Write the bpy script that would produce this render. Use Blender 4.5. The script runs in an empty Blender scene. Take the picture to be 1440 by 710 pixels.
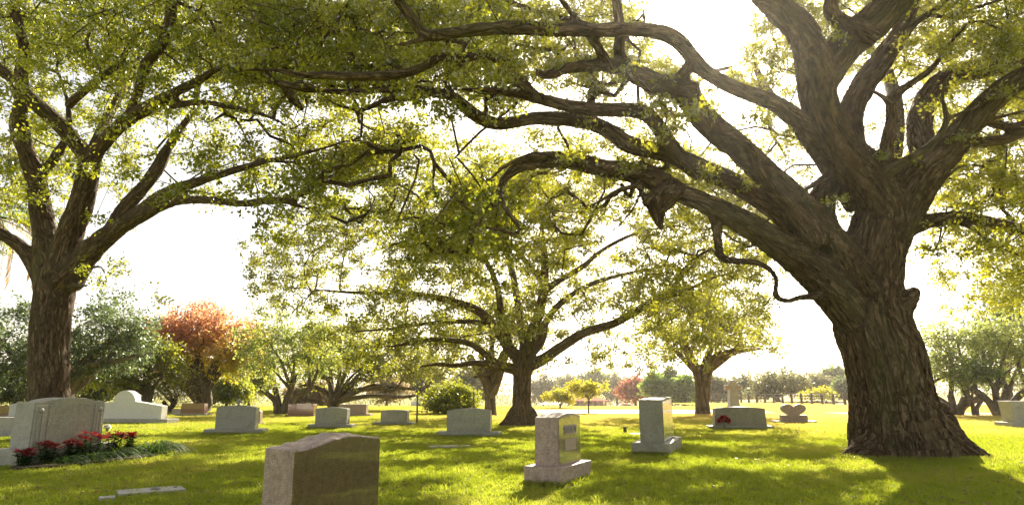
import bpy, bmesh, math, random
import numpy as np
from mathutils import Vector

# ------------------------------------------------------------------ camera, sky, sun, exposure
random.seed(7)
R = math.radians
scene = bpy.context.scene
H = 1.2                       # camera height
F = 955.0                     # focal length in photo pixels (photo 1440 wide)
PITCH = math.atan2(195, F)    # horizon sits at photo row 550
CP, SP = math.cos(PITCH), math.sin(PITCH)

cam_d = bpy.data.cameras.new('camera')
cam_d.sensor_width = 36
cam_d.lens = 36 * F / 1440
cam_d.clip_start = 0.05
cam_d.clip_end = 3000
cam = bpy.data.objects.new('camera', cam_d)
cam.location = (0, 0, H)
cam.rotation_euler = (math.pi / 2 + PITCH, 0, 0)
scene.collection.objects.link(cam)
scene.camera = cam

SUN_EL, SUN_AZ = R(29.2), R(17.0)
S = Vector((math.sin(SUN_AZ) * math.cos(SUN_EL), math.cos(SUN_AZ) * math.cos(SUN_EL), math.sin(SUN_EL)))
sun_d = bpy.data.lights.new('sun', 'SUN')
sun_d.energy = 5.0
sun_d.angle = R(0.55)
sun_d.color = (1.0, 0.9, 0.72)
sun = bpy.data.objects.new('sun', sun_d)
sun.rotation_euler = S.to_track_quat('Z', 'Y').to_euler()
scene.collection.objects.link(sun)

world = bpy.data.worlds.new('World')
scene.world = world
world.use_nodes = True
wn, wl = world.node_tree.nodes, world.node_tree.links
wn.clear()
wo = wn.new('ShaderNodeOutputWorld')
bg = wn.new('ShaderNodeBackground')
sky = wn.new('ShaderNodeTexSky')
sky.sky_type = 'NISHITA'
sky.sun_disc = False
sky.sun_elevation = SUN_EL
sky.sun_rotation = SUN_AZ
sky.air_density = 1.0
sky.dust_density = 1.6
sky.ozone_density = 1.0
bg.inputs['Strength'].default_value = 0.08
# bright ring of sky round the sun
tc = wn.new('ShaderNodeTexCoord')
dt = wn.new('ShaderNodeVectorMath'); dt.operation = 'DOT_PRODUCT'
dt.inputs[1].default_value = S
wl.new(tc.outputs['Generated'], dt.inputs[0])
mx = wn.new('ShaderNodeMath'); mx.operation = 'MAXIMUM'; mx.inputs[1].default_value = 0
wl.new(dt.outputs['Value'], mx.inputs[0])
def glow(power, amp):
    a = wn.new('ShaderNodeMath'); a.operation = 'POWER'; a.inputs[1].default_value = power
    b = wn.new('ShaderNodeMath'); b.operation = 'MULTIPLY'; b.inputs[1].default_value = amp
    wl.new(mx.outputs[0], a.inputs[0]); wl.new(a.outputs[0], b.inputs[0])
    return b
g1, g2 = glow(60, 3.5), glow(1800, 200.0)
ga = wn.new('ShaderNodeMath'); ga.operation = 'ADD'
wl.new(g1.outputs[0], ga.inputs[0]); wl.new(g2.outputs[0], ga.inputs[1])
gc = wn.new('ShaderNodeVectorMath'); gc.operation = 'SCALE'; gc.inputs[0].default_value = (1.0, 0.97, 0.92)
wl.new(ga.outputs[0], gc.inputs['Scale'])
warm = wn.new('ShaderNodeVectorMath'); warm.operation = 'MULTIPLY'; warm.inputs[1].default_value = (1.07, 1.0, 0.90)   # hazy autumn air
hsv = wn.new('ShaderNodeHueSaturation'); hsv.inputs['Saturation'].default_value = 0.42
wl.new(sky.outputs[0], hsv.inputs['Color'])
wl.new(hsv.outputs[0], warm.inputs[0])
ad = wn.new('ShaderNodeVectorMath'); ad.operation = 'ADD'
wl.new(warm.outputs[0], ad.inputs[0]); wl.new(gc.outputs[0], ad.inputs[1])
wl.new(ad.outputs[0], bg.inputs['Color'])
wl.new(bg.outputs[0], wo.inputs['Surface'])

scene.view_settings.view_transform = 'Standard'
scene.view_settings.look = 'None'
scene.view_settings.exposure = 1.5
scene.view_settings.gamma = 1.0
scene.view_settings.use_curve_mapping = False
scene.cycles.max_bounces = 8
scene.cycles.diffuse_bounces = 3
scene.cycles.transmission_bounces = 6
scene.cycles.transparent_max_bounces = 6
scene.cycles.volume_bounces = 0

HAZE_DENSITY = 0.0004
HAZE_G = 0.78

# ------------------------------------------------------------------ measuring helpers
def ray(px, py):
    cx, cy = (px - 720) / F, (355 - py) / F
    return np.array([cx, CP - SP * cy, SP + CP * cy])
def at(px, py, Y):
    d = ray(px, py)
    return np.array([0, 0, H]) + d * (Y / d[1])
def gp(px, py):
    d = ray(px, py)
    return np.array([0, 0, H]) + d * (-H / d[2])
def cdepth(p):
    return p[1] * CP + (p[2] - H) * SP
def project(P):
    P = np.atleast_2d(P)
    z = P[:, 1] * CP + (P[:, 2] - H) * SP
    up = -P[:, 1] * SP + (P[:, 2] - H) * CP
    return 720 + F * P[:, 0] / z, 355 - F * up / z

# ------------------------------------------------------------------ node helpers
def newmat(name):
    m = bpy.data.materials.new(name)
    m.use_nodes = True
    t = m.node_tree
    t.nodes.clear()
    out = t.nodes.new('ShaderNodeOutputMaterial')
    return m, t, out
def N(t, kind, ins=None, **attrs):
    n = t.nodes.new('ShaderNode' + kind)
    for k, v in attrs.items():
        setattr(n, k, v)
    for k, v in (ins or {}).items():
        if isinstance(v, bpy.types.NodeSocket):
            t.links.new(v, n.inputs[k])
        else:
            n.inputs[k].default_value = v
    return n
def ramp(t, fac, stops, interp='LINEAR'):
    n = t.nodes.new('ShaderNodeValToRGB')
    n.color_ramp.interpolation = interp
    el = n.color_ramp.elements
    while len(el) < len(stops):
        el.new(0.5)
    for e, (p, c) in zip(el, stops):
        e.position = p
        e.color = tuple(c) + (1,) if len(c) == 3 else c
    t.links.new(fac, n.inputs[0])
    return n.outputs[0]
def mixc(t, fac, a, b, mode='MIX'):
    n = t.nodes.new('ShaderNodeMix')
    n.data_type = 'RGBA'; n.blend_type = mode
    for s, v in ((n.inputs[0], fac), (n.inputs[6], a), (n.inputs[7], b)):
        if isinstance(v, bpy.types.NodeSocket): t.links.new(v, s)
        elif isinstance(v, (int, float)): s.default_value = v
        else: s.default_value = tuple(v) + (1,)
    return n.outputs[2]
def mth(t, op, a, b=0.0):
    n = t.nodes.new('ShaderNodeMath'); n.operation = op
    for s, v in ((n.inputs[0], a), (n.inputs[1], b)):
        if isinstance(v, bpy.types.NodeSocket): t.links.new(v, s)
        else: s.default_value = v
    return n.outputs[0]

def leaf_material(name, dark, lite, trans_dark, trans_lite, rough=0.45, tw=0.6, gl=0.3):
    m, t, out = newmat(name)
    at_ = N(t, 'Attribute', attribute_name='tint')
    f = at_.outputs['Fac']
    refl = ramp(t, f, [(0.0, dark), (1.0, lite)])
    trs = ramp(t, f, [(0.0, trans_dark), (1.0, trans_lite)])
    d = N(t, 'BsdfDiffuse', {'Color': refl})
    tr = N(t, 'BsdfTranslucent', {'Color': trs})
    g = N(t, 'BsdfGlossy', {'Color': (1, 1, 1, 1), 'Roughness': rough})
    fr = N(t, 'Fresnel', {'IOR': 1.4})
    m1 = N(t, 'MixShader', {0: tw, 1: d.outputs[0], 2: tr.outputs[0]})
    m2 = N(t, 'MixShader', {0: mth(t, 'MULTIPLY', fr.outputs[0], gl), 1: m1.outputs[0], 2: g.outputs[0]})
    t.links.new(m2.outputs[0], out.inputs['Surface'])
    return m

def bark_material(name, dark, mid, lite, scale=18.0, bump=0.6, dist=0.03):
    m, t, out = newmat(name)
    a = N(t, 'Attribute', attribute_name='bark')
    v = a.outputs['Vector']
    n1 = N(t, 'TexNoise', {'Vector': v, 'Scale': scale, 'Detail': 5.0, 'Roughness': 0.6})
    n2 = N(t, 'TexNoise', {'Vector': v, 'Scale': scale * 0.8, 'Detail': 2.0, 'Distortion': 0.8})
    n6 = N(t, 'TexNoise', {'Vector': v, 'Scale': scale * 1.9, 'Detail': 2.0, 'Distortion': 0.5})
    n3 = N(t, 'TexNoise', {'Vector': v, 'Scale': 1.3, 'Detail': 4.0})
    e1 = mth(t, 'MINIMUM', mth(t, 'MULTIPLY', mth(t, 'ABSOLUTE', mth(t, 'SUBTRACT', n2.outputs['Fac'], 0.5)), 9.0), 1.0)
    e2 = mth(t, 'MINIMUM', mth(t, 'MULTIPLY', mth(t, 'ABSOLUTE', mth(t, 'SUBTRACT', n6.outputs['Fac'], 0.5)), 7.0), 1.0)
    edge = mth(t, 'MULTIPLY', e1, mth(t, 'ADD', mth(t, 'MULTIPLY', e2, 0.4), 0.6))
    hgt = mth(t, 'ADD', mth(t, 'MULTIPLY', edge, 0.7), mth(t, 'MULTIPLY', n1.outputs['Fac'], 0.6))
    col = ramp(t, hgt, [(0.25, dark), (0.55, mid), (0.75, mid), (1.0, lite)])
    moss = ramp(t, n3.outputs['Fac'], [(0.5, (0, 0, 0)), (0.68, (1, 1, 1))])
    col = mixc(t, mth(t, 'MULTIPLY', moss, 0.35), col, (0.11, 0.12, 0.05))
    n5 = N(t, 'TexNoise', {'Vector': v, 'Scale': 3.1, 'Detail': 5.0, 'Roughness': 0.7})
    li = ramp(t, n5.outputs['Fac'], [(0.56, (0, 0, 0)), (0.66, (1, 1, 1))])
    col = mixc(t, mth(t, 'MULTIPLY', li, 0.4), col, lite)
    bp = N(t, 'Bump', {'Height': hgt, 'Strength': bump, 'Distance': dist})
    p = N(t, 'BsdfPrincipled', {'Base Color': col, 'Roughness': 0.9, 'Normal': bp.outputs[0]})
    p.inputs['Specular IOR Level'].default_value = 0.2
    t.links.new(p.outputs[0], out.inputs['Surface'])
    return m

def stone_material(name, base, speck, dark, scale=180.0, rough=0.5, bump=0.15, stain=0.25, polished=False, stain_col=(0.08, 0.075, 0.05), moss=0.0, mottle=0.16):
    m, t, out = newmat(name)
    co = N(t, 'TexCoord').outputs['Object']
    n1 = N(t, 'TexNoise', {'Vector': co, 'Scale': scale, 'Detail': 2.0})
    n2 = N(t, 'TexVoronoi', {'Vector': co, 'Scale': scale * 0.6})
    n3 = N(t, 'TexNoise', {'Vector': co, 'Scale': 4.0, 'Detail': 6.0, 'Roughness': 0.65})
    n4 = N(t, 'TexNoise', {'Vector': co, 'Scale': 22.0, 'Detail': 4.0})
    c = ramp(t, n1.outputs['Fac'], [(0.35, dark), (0.5, base), (0.62, speck)])
    bw = N(t, 'RGBToBW', {'Color': n2.outputs['Color']})
    c = mixc(t, mth(t, 'MULTIPLY', bw.outputs[0], 0.35), c, dark)
    mot = ramp(t, n4.outputs['Fac'], [(0.35, (1 - mottle,) * 3), (0.65, (1 + mottle,) * 3)])
    c = mixc(t, 1.0, c, mot, 'MULTIPLY')
    st = ramp(t, n3.outputs['Fac'], [(0.48, (0, 0, 0)), (0.7, (1, 1, 1))])
    c = mixc(t, mth(t, 'MULTIPLY', st, stain), c, stain_col)
    if moss:
        ms = ramp(t, n4.outputs['Fac'], [(0.5, (0, 0, 0)), (0.62, (1, 1, 1))])
        c = mixc(t, mth(t, 'MULTIPLY', ms, moss), c, (0.12, 0.14, 0.05))
    h = mth(t, 'ADD', n1.outputs['Fac'], mth(t, 'MULTIPLY', n4.outputs['Fac'], 1.5))
    bp = N(t, 'Bump', {'Height': h, 'Strength': bump, 'Distance': 0.004})
    p = N(t, 'BsdfPrincipled', {'Base Color': c, 'Roughness': rough, 'Normal': bp.outputs[0]})
    if polished:
        p.inputs['Coat Weight'].default_value = 1.0
        p.inputs['Coat Roughness'].default_value = 0.03
        p.inputs['Coat IOR'].default_value = 1.7
    t.links.new(p.outputs[0], out.inputs['Surface'])
    return m

def flat_material(name, col, rough=0.7, var=0.25, scale=3.0, bump=0.0, spec=0.5):
    m, t, out = newmat(name)
    co = N(t, 'TexCoord').outputs['Object']
    n = N(t, 'TexNoise', {'Vector': co, 'Scale': scale, 'Detail': 5.0})
    c = mixc(t, n.outputs['Fac'], tuple(x * (1 - var) for x in col), tuple(min(1, x * (1 + var)) for x in col))
    p = N(t, 'BsdfPrincipled', {'Base Color': c, 'Roughness': rough})
    p.inputs['Specular IOR Level'].default_value = spec
    if bump:
        bp = N(t, 'Bump', {'Height': n.outputs['Fac'], 'Strength': bump, 'Distance': 0.02})
        t.links.new(bp.outputs[0], p.inputs['Normal'])
    t.links.new(p.outputs[0], out.inputs['Surface'])
    return m

M = {}
M['oak_leaf'] = leaf_material('oak_leaf', (0.045, 0.07, 0.012), (0.09, 0.12, 0.025), (0.30, 0.32, 0.018), (0.72, 0.67, 0.04))
M['left_leaf'] = leaf_material('left_leaf', (0.04, 0.07, 0.012), (0.08, 0.12, 0.02), (0.2, 0.25, 0.01), (0.64, 0.62, 0.03))
M['mid_leaf'] = leaf_material('mid_leaf', (0.06, 0.075, 0.025), (0.12, 0.13, 0.05), (0.26, 0.29, 0.025), (0.58, 0.56, 0.05))
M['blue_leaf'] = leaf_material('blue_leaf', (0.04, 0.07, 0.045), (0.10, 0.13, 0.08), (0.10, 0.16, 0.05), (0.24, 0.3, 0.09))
M['green_leaf'] = leaf_material('green_leaf', (0.04, 0.08, 0.02), (0.09, 0.14, 0.03), (0.2, 0.34, 0.05), (0.45, 0.6, 0.08))
M['light_leaf'] = leaf_material('light_leaf', (0.07, 0.12, 0.03), (0.12, 0.18, 0.05), (0.36, 0.44, 0.09), (0.66, 0.7, 0.16))
M['dark_leaf'] = leaf_material('dark_leaf', (0.03, 0.05, 0.02), (0.08, 0.1, 0.04), (0.1, 0.16, 0.03), (0.26, 0.3, 0.06))
M['yellow_leaf'] = leaf_material('yellow_leaf', (0.1, 0.12, 0.01), (0.2, 0.18, 0.02), (0.5, 0.5, 0.03), (0.85, 0.75, 0.05))
M['red_leaf'] = leaf_material('red_leaf', (0.2, 0.08, 0.03), (0.25, 0.2, 0.03), (0.98, 0.5, 0.25), (0.95, 0.85, 0.08))
M['rust_leaf'] = leaf_material('rust_leaf', (0.14, 0.05, 0.03), (0.2, 0.09, 0.05), (0.4, 0.11, 0.07), (0.55, 0.2, 0.1))
M['pale_leaf'] = leaf_material('pale_leaf', (0.2, 0.15, 0.1), (0.3, 0.24, 0.16), (0.35, 0.26, 0.14), (0.5, 0.4, 0.22))
M['bush_leaf'] = leaf_material('bush_leaf', (0.05, 0.08, 0.01), (0.1, 0.13, 0.02), (0.3, 0.36, 0.02), (0.6, 0.6, 0.04))
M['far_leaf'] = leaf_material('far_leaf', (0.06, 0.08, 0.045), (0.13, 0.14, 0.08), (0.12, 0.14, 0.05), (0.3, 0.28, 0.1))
M['grass_blade'] = None
M['oak_bark'] = bark_material('oak_bark', (0.015, 0.009, 0.005), (0.11, 0.07, 0.04), (0.25, 0.175, 0.105), scale=12, bump=1.0, dist=0.06)
M['left_bark'] = bark_material('left_bark', (0.022, 0.014, 0.009), (0.085, 0.055, 0.035), (0.2, 0.14, 0.09), scale=13)
M['mid_bark'] = bark_material('mid_bark', (0.04, 0.028, 0.018), (0.13, 0.09, 0.055), (0.25, 0.18, 0.11), scale=12)
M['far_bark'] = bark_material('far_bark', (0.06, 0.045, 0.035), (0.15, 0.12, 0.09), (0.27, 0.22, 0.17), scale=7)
M['pink_granite'] = stone_material('pink_granite', (0.44, 0.32, 0.26), (0.66, 0.52, 0.44), (0.2, 0.14, 0.12), stain=0.3, bump=0.4)
M['pink_polish'] = stone_material('pink_polish', (0.30, 0.225, 0.185), (0.42, 0.33, 0.28), (0.15, 0.11, 0.095), rough=0.12, bump=0.02, stain=0.1, polished=True)
M['brown_polish'] = stone_material('brown_polish', (0.15, 0.095, 0.06), (0.2, 0.14, 0.1), (0.055, 0.04, 0.03), rough=0.14, bump=0.02, stain=0.2, polished=True)
M['grey_granite'] = stone_material('grey_granite', (0.40, 0.38, 0.33), (0.54, 0.52, 0.46), (0.24, 0.23, 0.2), stain=0.3, moss=0.25)
M['grey_polish'] = stone_material('grey_polish', (0.37, 0.36, 0.31), (0.48, 0.46, 0.4), (0.24, 0.23, 0.2), rough=0.2, bump=0.03, stain=0.3, polished=True)
M['mossy_granite'] = stone_material('mossy_granite', (0.32, 0.30, 0.23), (0.45, 0.42, 0.34), (0.18, 0.17, 0.12), stain=0.35, moss=0.15)
M['grey_honed'] = stone_material('grey_honed', (0.34, 0.33, 0.28), (0.44, 0.42, 0.37), (0.22, 0.21, 0.18), rough=0.35, bump=0.05, stain=0.3)
M['white_stone'] = stone_material('white_stone', (0.72, 0.71, 0.66), (0.8, 0.79, 0.75), (0.6, 0.59, 0.54), stain=0.15, scale=60, stain_col=(0.4, 0.38, 0.3), mottle=0.04)
M['pale_base'] = stone_material('pale_base', (0.45, 0.42, 0.36), (0.55, 0.52, 0.46), (0.3, 0.28, 0.24), stain=0.35, mottle=0.08)
M['red_granite'] = stone_material('red_granite', (0.26, 0.10, 0.07), (0.36, 0.17, 0.13), (0.12, 0.05, 0.04), rough=0.2, bump=0.03, stain=0.1, polished=True)
M['tan_granite'] = stone_material('tan_granite', (0.42, 0.31, 0.24), (0.52, 0.41, 0.33), (0.28, 0.2, 0.15), stain=0.2)
M['engraving'] = flat_material('engraving', (0.36, 0.33, 0.29), 0.8)
M['metal'] = flat_material('metal', (0.2, 0.2, 0.2), 0.5)
M['red_petal'] = leaf_material('red_petal', (0.22, 0.006, 0.008), (0.42, 0.015, 0.018), (0.3, 0.006, 0.006), (0.55, 0.015, 0.012), rough=0.5, tw=0.35)
M['white_petal'] = leaf_material('white_petal', (0.7, 0.7, 0.66), (0.85, 0.84, 0.8), (0.6, 0.6, 0.5), (0.8, 0.8, 0.7))
M['strap_leaf'] = leaf_material('strap_leaf', (0.02, 0.06, 0.01), (0.05, 0.11, 0.015), (0.1, 0.22, 0.02), (0.25, 0.38, 0.04), rough=0.5, tw=0.4, gl=0.06)
M['dead_leaf'] = leaf_material('dead_leaf', (0.16, 0.1, 0.05), (0.36, 0.25, 0.13), (0.2, 0.12, 0.05), (0.4, 0.25, 0.1))
M['frond'] = leaf_material('frond', (0.2, 0.13, 0.08), (0.4, 0.3, 0.2), (0.3, 0.18, 0.08), (0.6, 0.4, 0.15))
M['wood_post'] = flat_material('wood_post', (0.13, 0.11, 0.09), 0.85, 0.4, 8)
M['wire'] = flat_material('wire', (0.3, 0.3, 0.3), 0.4)
M['roof_red'] = flat_material('roof_red', (0.42, 0.12, 0.08), 0.9, 0.15, spec=0.05)
M['brick'] = flat_material('brick', (0.35, 0.17, 0.12), 0.8, 0.2)
M['white_wall'] = flat_material('white_wall', (0.78, 0.78, 0.76), 0.6, 0.06)
M['glass_dark'] = flat_material('glass_dark', (0.05, 0.06, 0.07), 0.15, 0.1)
M['soil'] = flat_material('soil', (0.06, 0.04, 0.025), 0.95, 0.5, 18, 0.8)
M['path'] = flat_material('path', (0.62, 0.56, 0.48), 0.9, 0.12, 0.6)
M['road'] = flat_material('road', (0.22, 0.22, 0.22), 0.85, 0.15, 0.8)

# grass colour shared by the blades and the ground
def grass_colour(t, gain, dry_gain=1.0):
    pos = N(t, 'NewGeometry').outputs['Position']
    n1 = N(t, 'TexNoise', {'Vector': pos, 'Scale': 0.22, 'Detail': 4.0})
    n2 = N(t, 'TexNoise', {'Vector': pos, 'Scale': 1.7, 'Detail': 4.0})
    n3 = N(t, 'TexNoise', {'Vector': pos, 'Scale': 30.0, 'Detail': 2.0})
    sep = N(t, 'SeparateXYZ', {0: pos})
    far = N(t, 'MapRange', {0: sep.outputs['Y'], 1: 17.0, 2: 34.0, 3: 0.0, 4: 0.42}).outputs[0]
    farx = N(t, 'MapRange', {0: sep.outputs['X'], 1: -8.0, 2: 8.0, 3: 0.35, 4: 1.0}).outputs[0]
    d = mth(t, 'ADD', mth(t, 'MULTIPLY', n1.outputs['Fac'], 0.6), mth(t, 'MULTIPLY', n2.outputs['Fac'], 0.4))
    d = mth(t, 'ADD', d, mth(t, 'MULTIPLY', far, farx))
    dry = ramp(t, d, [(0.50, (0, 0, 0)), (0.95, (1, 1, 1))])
    g = mixc(t, n3.outputs['Fac'], tuple(x * gain for x in (0.14, 0.18, 0.009)), tuple(x * gain for x in (0.28, 0.31, 0.014)))
    n7 = N(t, 'TexNoise', {'Vector': pos, 'Scale': 2.6, 'Detail': 6.0, 'Roughness': 0.7})
    worn = mth(t, 'MULTIPLY', ramp(t, n7.outputs['Fac'], [(0.60, (0, 0, 0)), (0.70, (1, 1, 1))]), 0.55)
    g = mixc(t, worn, g, tuple(x * gain for x in (0.2, 0.15, 0.06)))
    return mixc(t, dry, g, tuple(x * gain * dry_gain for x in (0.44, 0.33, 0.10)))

m, t, out = newmat('grass_blade')
a_ = N(t, 'Attribute', attribute_name='tint')
gr = grass_colour(t, 0.75)
gt = grass_colour(t, 2.3, 0.9)
gt = mixc(t, mth(t, 'MULTIPLY', a_.outputs['Fac'], 0.5), gt, (0.5, 0.45, 0.14))
gr = mixc(t, mth(t, 'MULTIPLY', a_.outputs['Fac'], 0.5), gr, (0.22, 0.18, 0.07))
d = N(t, 'BsdfDiffuse', {'Color': gr}); tr = N(t, 'BsdfTranslucent', {'Color': gt})
g = N(t, 'BsdfGlossy', {'Color': (1, 1, 1, 1), 'Roughness': 0.5})
m1 = N(t, 'MixShader', {0: 0.55, 1: d.outputs[0], 2: tr.outputs[0]})
m2 = N(t, 'MixShader', {0: 0.03, 1: m1.outputs[0], 2: g.outputs[0]})
t.links.new(m2.outputs[0], out.inputs['Surface'])
M['grass_blade'] = m
m, t, out = newmat('lawn')
c = grass_colour(t, 1.15)
nb = N(t, 'TexNoise', {'Vector': N(t, 'NewGeometry').outputs['Position'], 'Scale': 25.0, 'Detail': 5.0})
bp = N(t, 'Bump', {'Height': nb.outputs['Fac'], 'Strength': 0.6, 'Distance': 0.05})
p = N(t, 'BsdfPrincipled', {'Base Color': c, 'Roughness': 0.9, 'Normal': bp.outputs[0]})
p.inputs['Specular IOR Level'].default_value = 0.1
t.links.new(p.outputs[0], out.inputs['Surface'])
M['lawn'] = m

# ------------------------------------------------------------------ object helpers
COL = scene.collection
def link(name, me, mat=None, parent=None, smooth=False, loc=None, rotz=None):
    o = bpy.data.objects.new(name, me)
    COL.objects.link(o)
    if mat is not None:
        me.materials.append(mat)
    if parent is not None:
        o.parent = parent
    if smooth and me is not None:
        me.polygons.foreach_set('use_smooth', np.ones(len(me.polygons), bool))
    if loc is not None: o.location = loc
    if rotz is not None: o.rotation_euler = (0, 0, rotz)
    return o
def tag(o, label=None, cat=None, group=None, kind=None):
    if label: o['label'] = label
    if cat: o['category'] = cat
    if group: o['group'] = group
    if kind: o['kind'] = kind
    return o
def thing(name, label, cat, loc=(0, 0, 0), rotz=0, group=None):
    o = bpy.data.objects.new(name, None)
    COL.objects.link(o)
    o.empty_display_size = 0.2
    o.location = loc; o.rotation_euler = (0, 0, rotz)
    return tag(o, label, cat, group)
def mesh_np(name, V, Fq, attrs=None, k=4, point_attrs=None):
    me = bpy.data.meshes.new(name)
    V = np.asarray(V, np.float32); Fq = np.asarray(Fq, np.int32)
    n = len(Fq)
    me.vertices.add(len(V)); me.vertices.foreach_set('co', V.ravel())
    me.loops.add(n * k); me.loops.foreach_set('vertex_index', Fq.ravel())
    me.polygons.add(n); me.polygons.foreach_set('loop_start', np.arange(0, n * k, k, dtype=np.int32))
    for nm, arr in (attrs or {}).items():
        a = me.attributes.new(nm, 'FLOAT', 'FACE'); a.data.foreach_set('value', np.asarray(arr, np.float32))
    for nm, arr in (point_attrs or {}).items():
        a = me.attributes.new(nm, 'FLOAT_VECTOR', 'POINT'); a.data.foreach_set('vector', np.asarray(arr, np.float32).ravel())
    me.update(calc_edges=True)
    return me

def nrm(a):
    return a / np.maximum(np.linalg.norm(a, axis=-1, keepdims=True), 1e-9)
def vnoise(P, seed=0):
    P = np.asarray(P, float)
    i = np.floor(P).astype(np.int64); f = P - i; f = f * f * (3 - 2 * f)
    def h(x, y, z):
        n = (x * 73856093) ^ (y * 19349663) ^ (z * 83492791) ^ (seed * 2654435 + 1013)
        n = (n ^ (n >> 13)) * 1274126177
        n = n & 0x7fffffff
        n = (n ^ (n >> 15)) * 739981 & 0x7fffffff
        return (n % 65536) / 65535.0
    r = 0
    for dx in (0, 1):
        for dy in (0, 1):
            for dz in (0, 1):
                w = (f[:, 0] if dx else 1 - f[:, 0]) * (f[:, 1] if dy else 1 - f[:, 1]) * (f[:, 2] if dz else 1 - f[:, 2])
                r = r + w * h(i[:, 0] + dx, i[:, 1] + dy, i[:, 2] + dz)
    return r
def fbm(P, seed=0, o=4):
    r, a, s = 0, 0.5, 0
    for k in range(o):
        r = r + a * vnoise(P * 2 ** k, seed + k); s += a; a *= 0.55
    return r / s

# ------------------------------------------------------------------ tree machinery
def spline(pts, step=0.12):
    P = np.asarray(pts, float)
    if len(P) < 3:
        n = max(2, int(np.linalg.norm(P[-1, :3] - P[0, :3]) / step))
        t_ = np.linspace(0, 1, n)[:, None]
        return P[0] * (1 - t_) + P[-1] * t_
    Q = np.vstack([2 * P[0] - P[1], P, 2 * P[-1] - P[-2]])
    out_ = []
    for i in range(1, len(Q) - 2):
        a, b, c_, d_ = Q[i - 1], Q[i], Q[i + 1], Q[i + 2]
        n = max(2, int(np.linalg.norm(c_[:3] - b[:3]) / step))
        for k in range(n):
            u = k / n
            out_.append(0.5 * ((2 * b) + (c_ - a) * u + (2 * a - 5 * b + 4 * c_ - d_) * u * u + (3 * b - a - 3 * c_ + d_) * u ** 3))
    out_.append(P[-1])
    out_ = np.array(out_)
    out_[:, 3] = np.maximum(out_[:, 3], 0.004)
    return out_
def pxlimb(pts, step=0.12):
    """pts: (photo x, photo y, distance Y, radius in photo pixels)"""
    L = []
    for (x, y, Y, r) in pts:
        p = at(x, y, Y)
        L.append([*p, 0.93 * r * cdepth(p) / F])
    return spline(L, step)
def frames(P):
    T = nrm(np.gradient(P, axis=0))
    n0 = np.cross(T[0], [0.3, 1, 0.1]); n0 /= np.linalg.norm(n0)
    Ns = [n0]
    for i in range(1, len(P)):
        v = Ns[-1] - T[i] * np.dot(Ns[-1], T[i])
        Ns.append(v / max(np.linalg.norm(v), 1e-9))
    Ns = np.array(Ns)
    return T, Ns, np.cross(T, Ns)
class Geo:
    def __init__(s): s.V, s.F, s.B, s.n = [], [], [], 0
    def tube(s, L, k=6, cap=True, wob=0.0):
        P, r = L[:, :3], L[:, 3]
        T, Nn, Bn = frames(P)
        a = np.arange(k) * 2 * math.pi / k
        ca, sa = np.cos(a), np.sin(a)
        ring = P[:, None, :] + r[:, None, None] * (ca[None, :, None] * Nn[:, None, :] + sa[None, :, None] * Bn[:, None, :])
        V = ring.reshape(-1, 3)
        ln = np.concatenate([[0], np.cumsum(np.linalg.norm(np.diff(P, axis=0), axis=1))])
        B = np.stack([np.broadcast_to(ca[None] * r[:, None], (len(P), k)), np.broadcast_to(sa[None] * r[:, None], (len(P), k)),
                      np.broadcast_to(ln[:, None] * 0.2 + s.n * 0.013, (len(P), k))], -1).reshape(-1, 3)
        i = np.arange(len(P) - 1)[:, None] * k; j = np.arange(k)[None]; j2 = (j + 1) % k
        Fq = np.stack([i + j, i + j2, i + k + j2, i + k + j], -1).reshape(-1, 4)
        if cap:
            if k == 4: Fq = np.vstack([Fq, [3, 2, 1, 0], (len(P) - 1) * k + np.arange(4)])
            else:
                c0, c1 = len(V), len(V) + 1
                V = np.vstack([V, P[0] - T[0] * r[0] * 0.3, P[-1] + T[-1] * r[-1] * 0.6]); B = np.vstack([B, B[0], B[-1]])
                e = (len(P) - 1) * k
                jj = np.arange(k)
                A1 = np.stack([np.full(k, c0), (jj + 1) % k, jj, np.full(k, c0)], -1)
                A2 = np.stack([np.full(k, c1), e + jj, e + (jj + 1) % k, np.full(k, c1)], -1)
                s.F3 = getattr(s, 'F3', [])
                s.F3.append(A1[:, :3] + s.n); s.F3.append(A2[:, :3] + s.n)
        s.V.append(V); s.F.append(Fq + s.n); s.B.append(B); s.n += len(V)
    def mesh(s, name):
        V = np.vstack(s.V); B = np.vstack(s.B); Fq = np.vstack(s.F)
        F3 = np.vstack(s.F3) if getattr(s, 'F3', None) else np.zeros((0, 3), int)
        me = bpy.data.meshes.new(name)
        me.vertices.add(len(V)); me.vertices.foreach_set('co', V.astype(np.float32).ravel())
        li = np.concatenate([Fq.ravel(), F3.ravel()]).astype(np.int32)
        me.loops.add(len(li)); me.loops.foreach_set('vertex_index', li)
        ls = np.concatenate([np.arange(len(Fq)) * 4, len(Fq) * 4 + np.arange(len(F3)) * 3]).astype(np.int32)
        me.polygons.add(len(ls)); me.polygons.foreach_set('loop_start', ls)
        a = me.attributes.new('bark', 'FLOAT_VECTOR', 'POINT'); a.data.foreach_set('vector', B.astype(np.float32).ravel())
        me.update(calc_edges=True)
        return me

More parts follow.
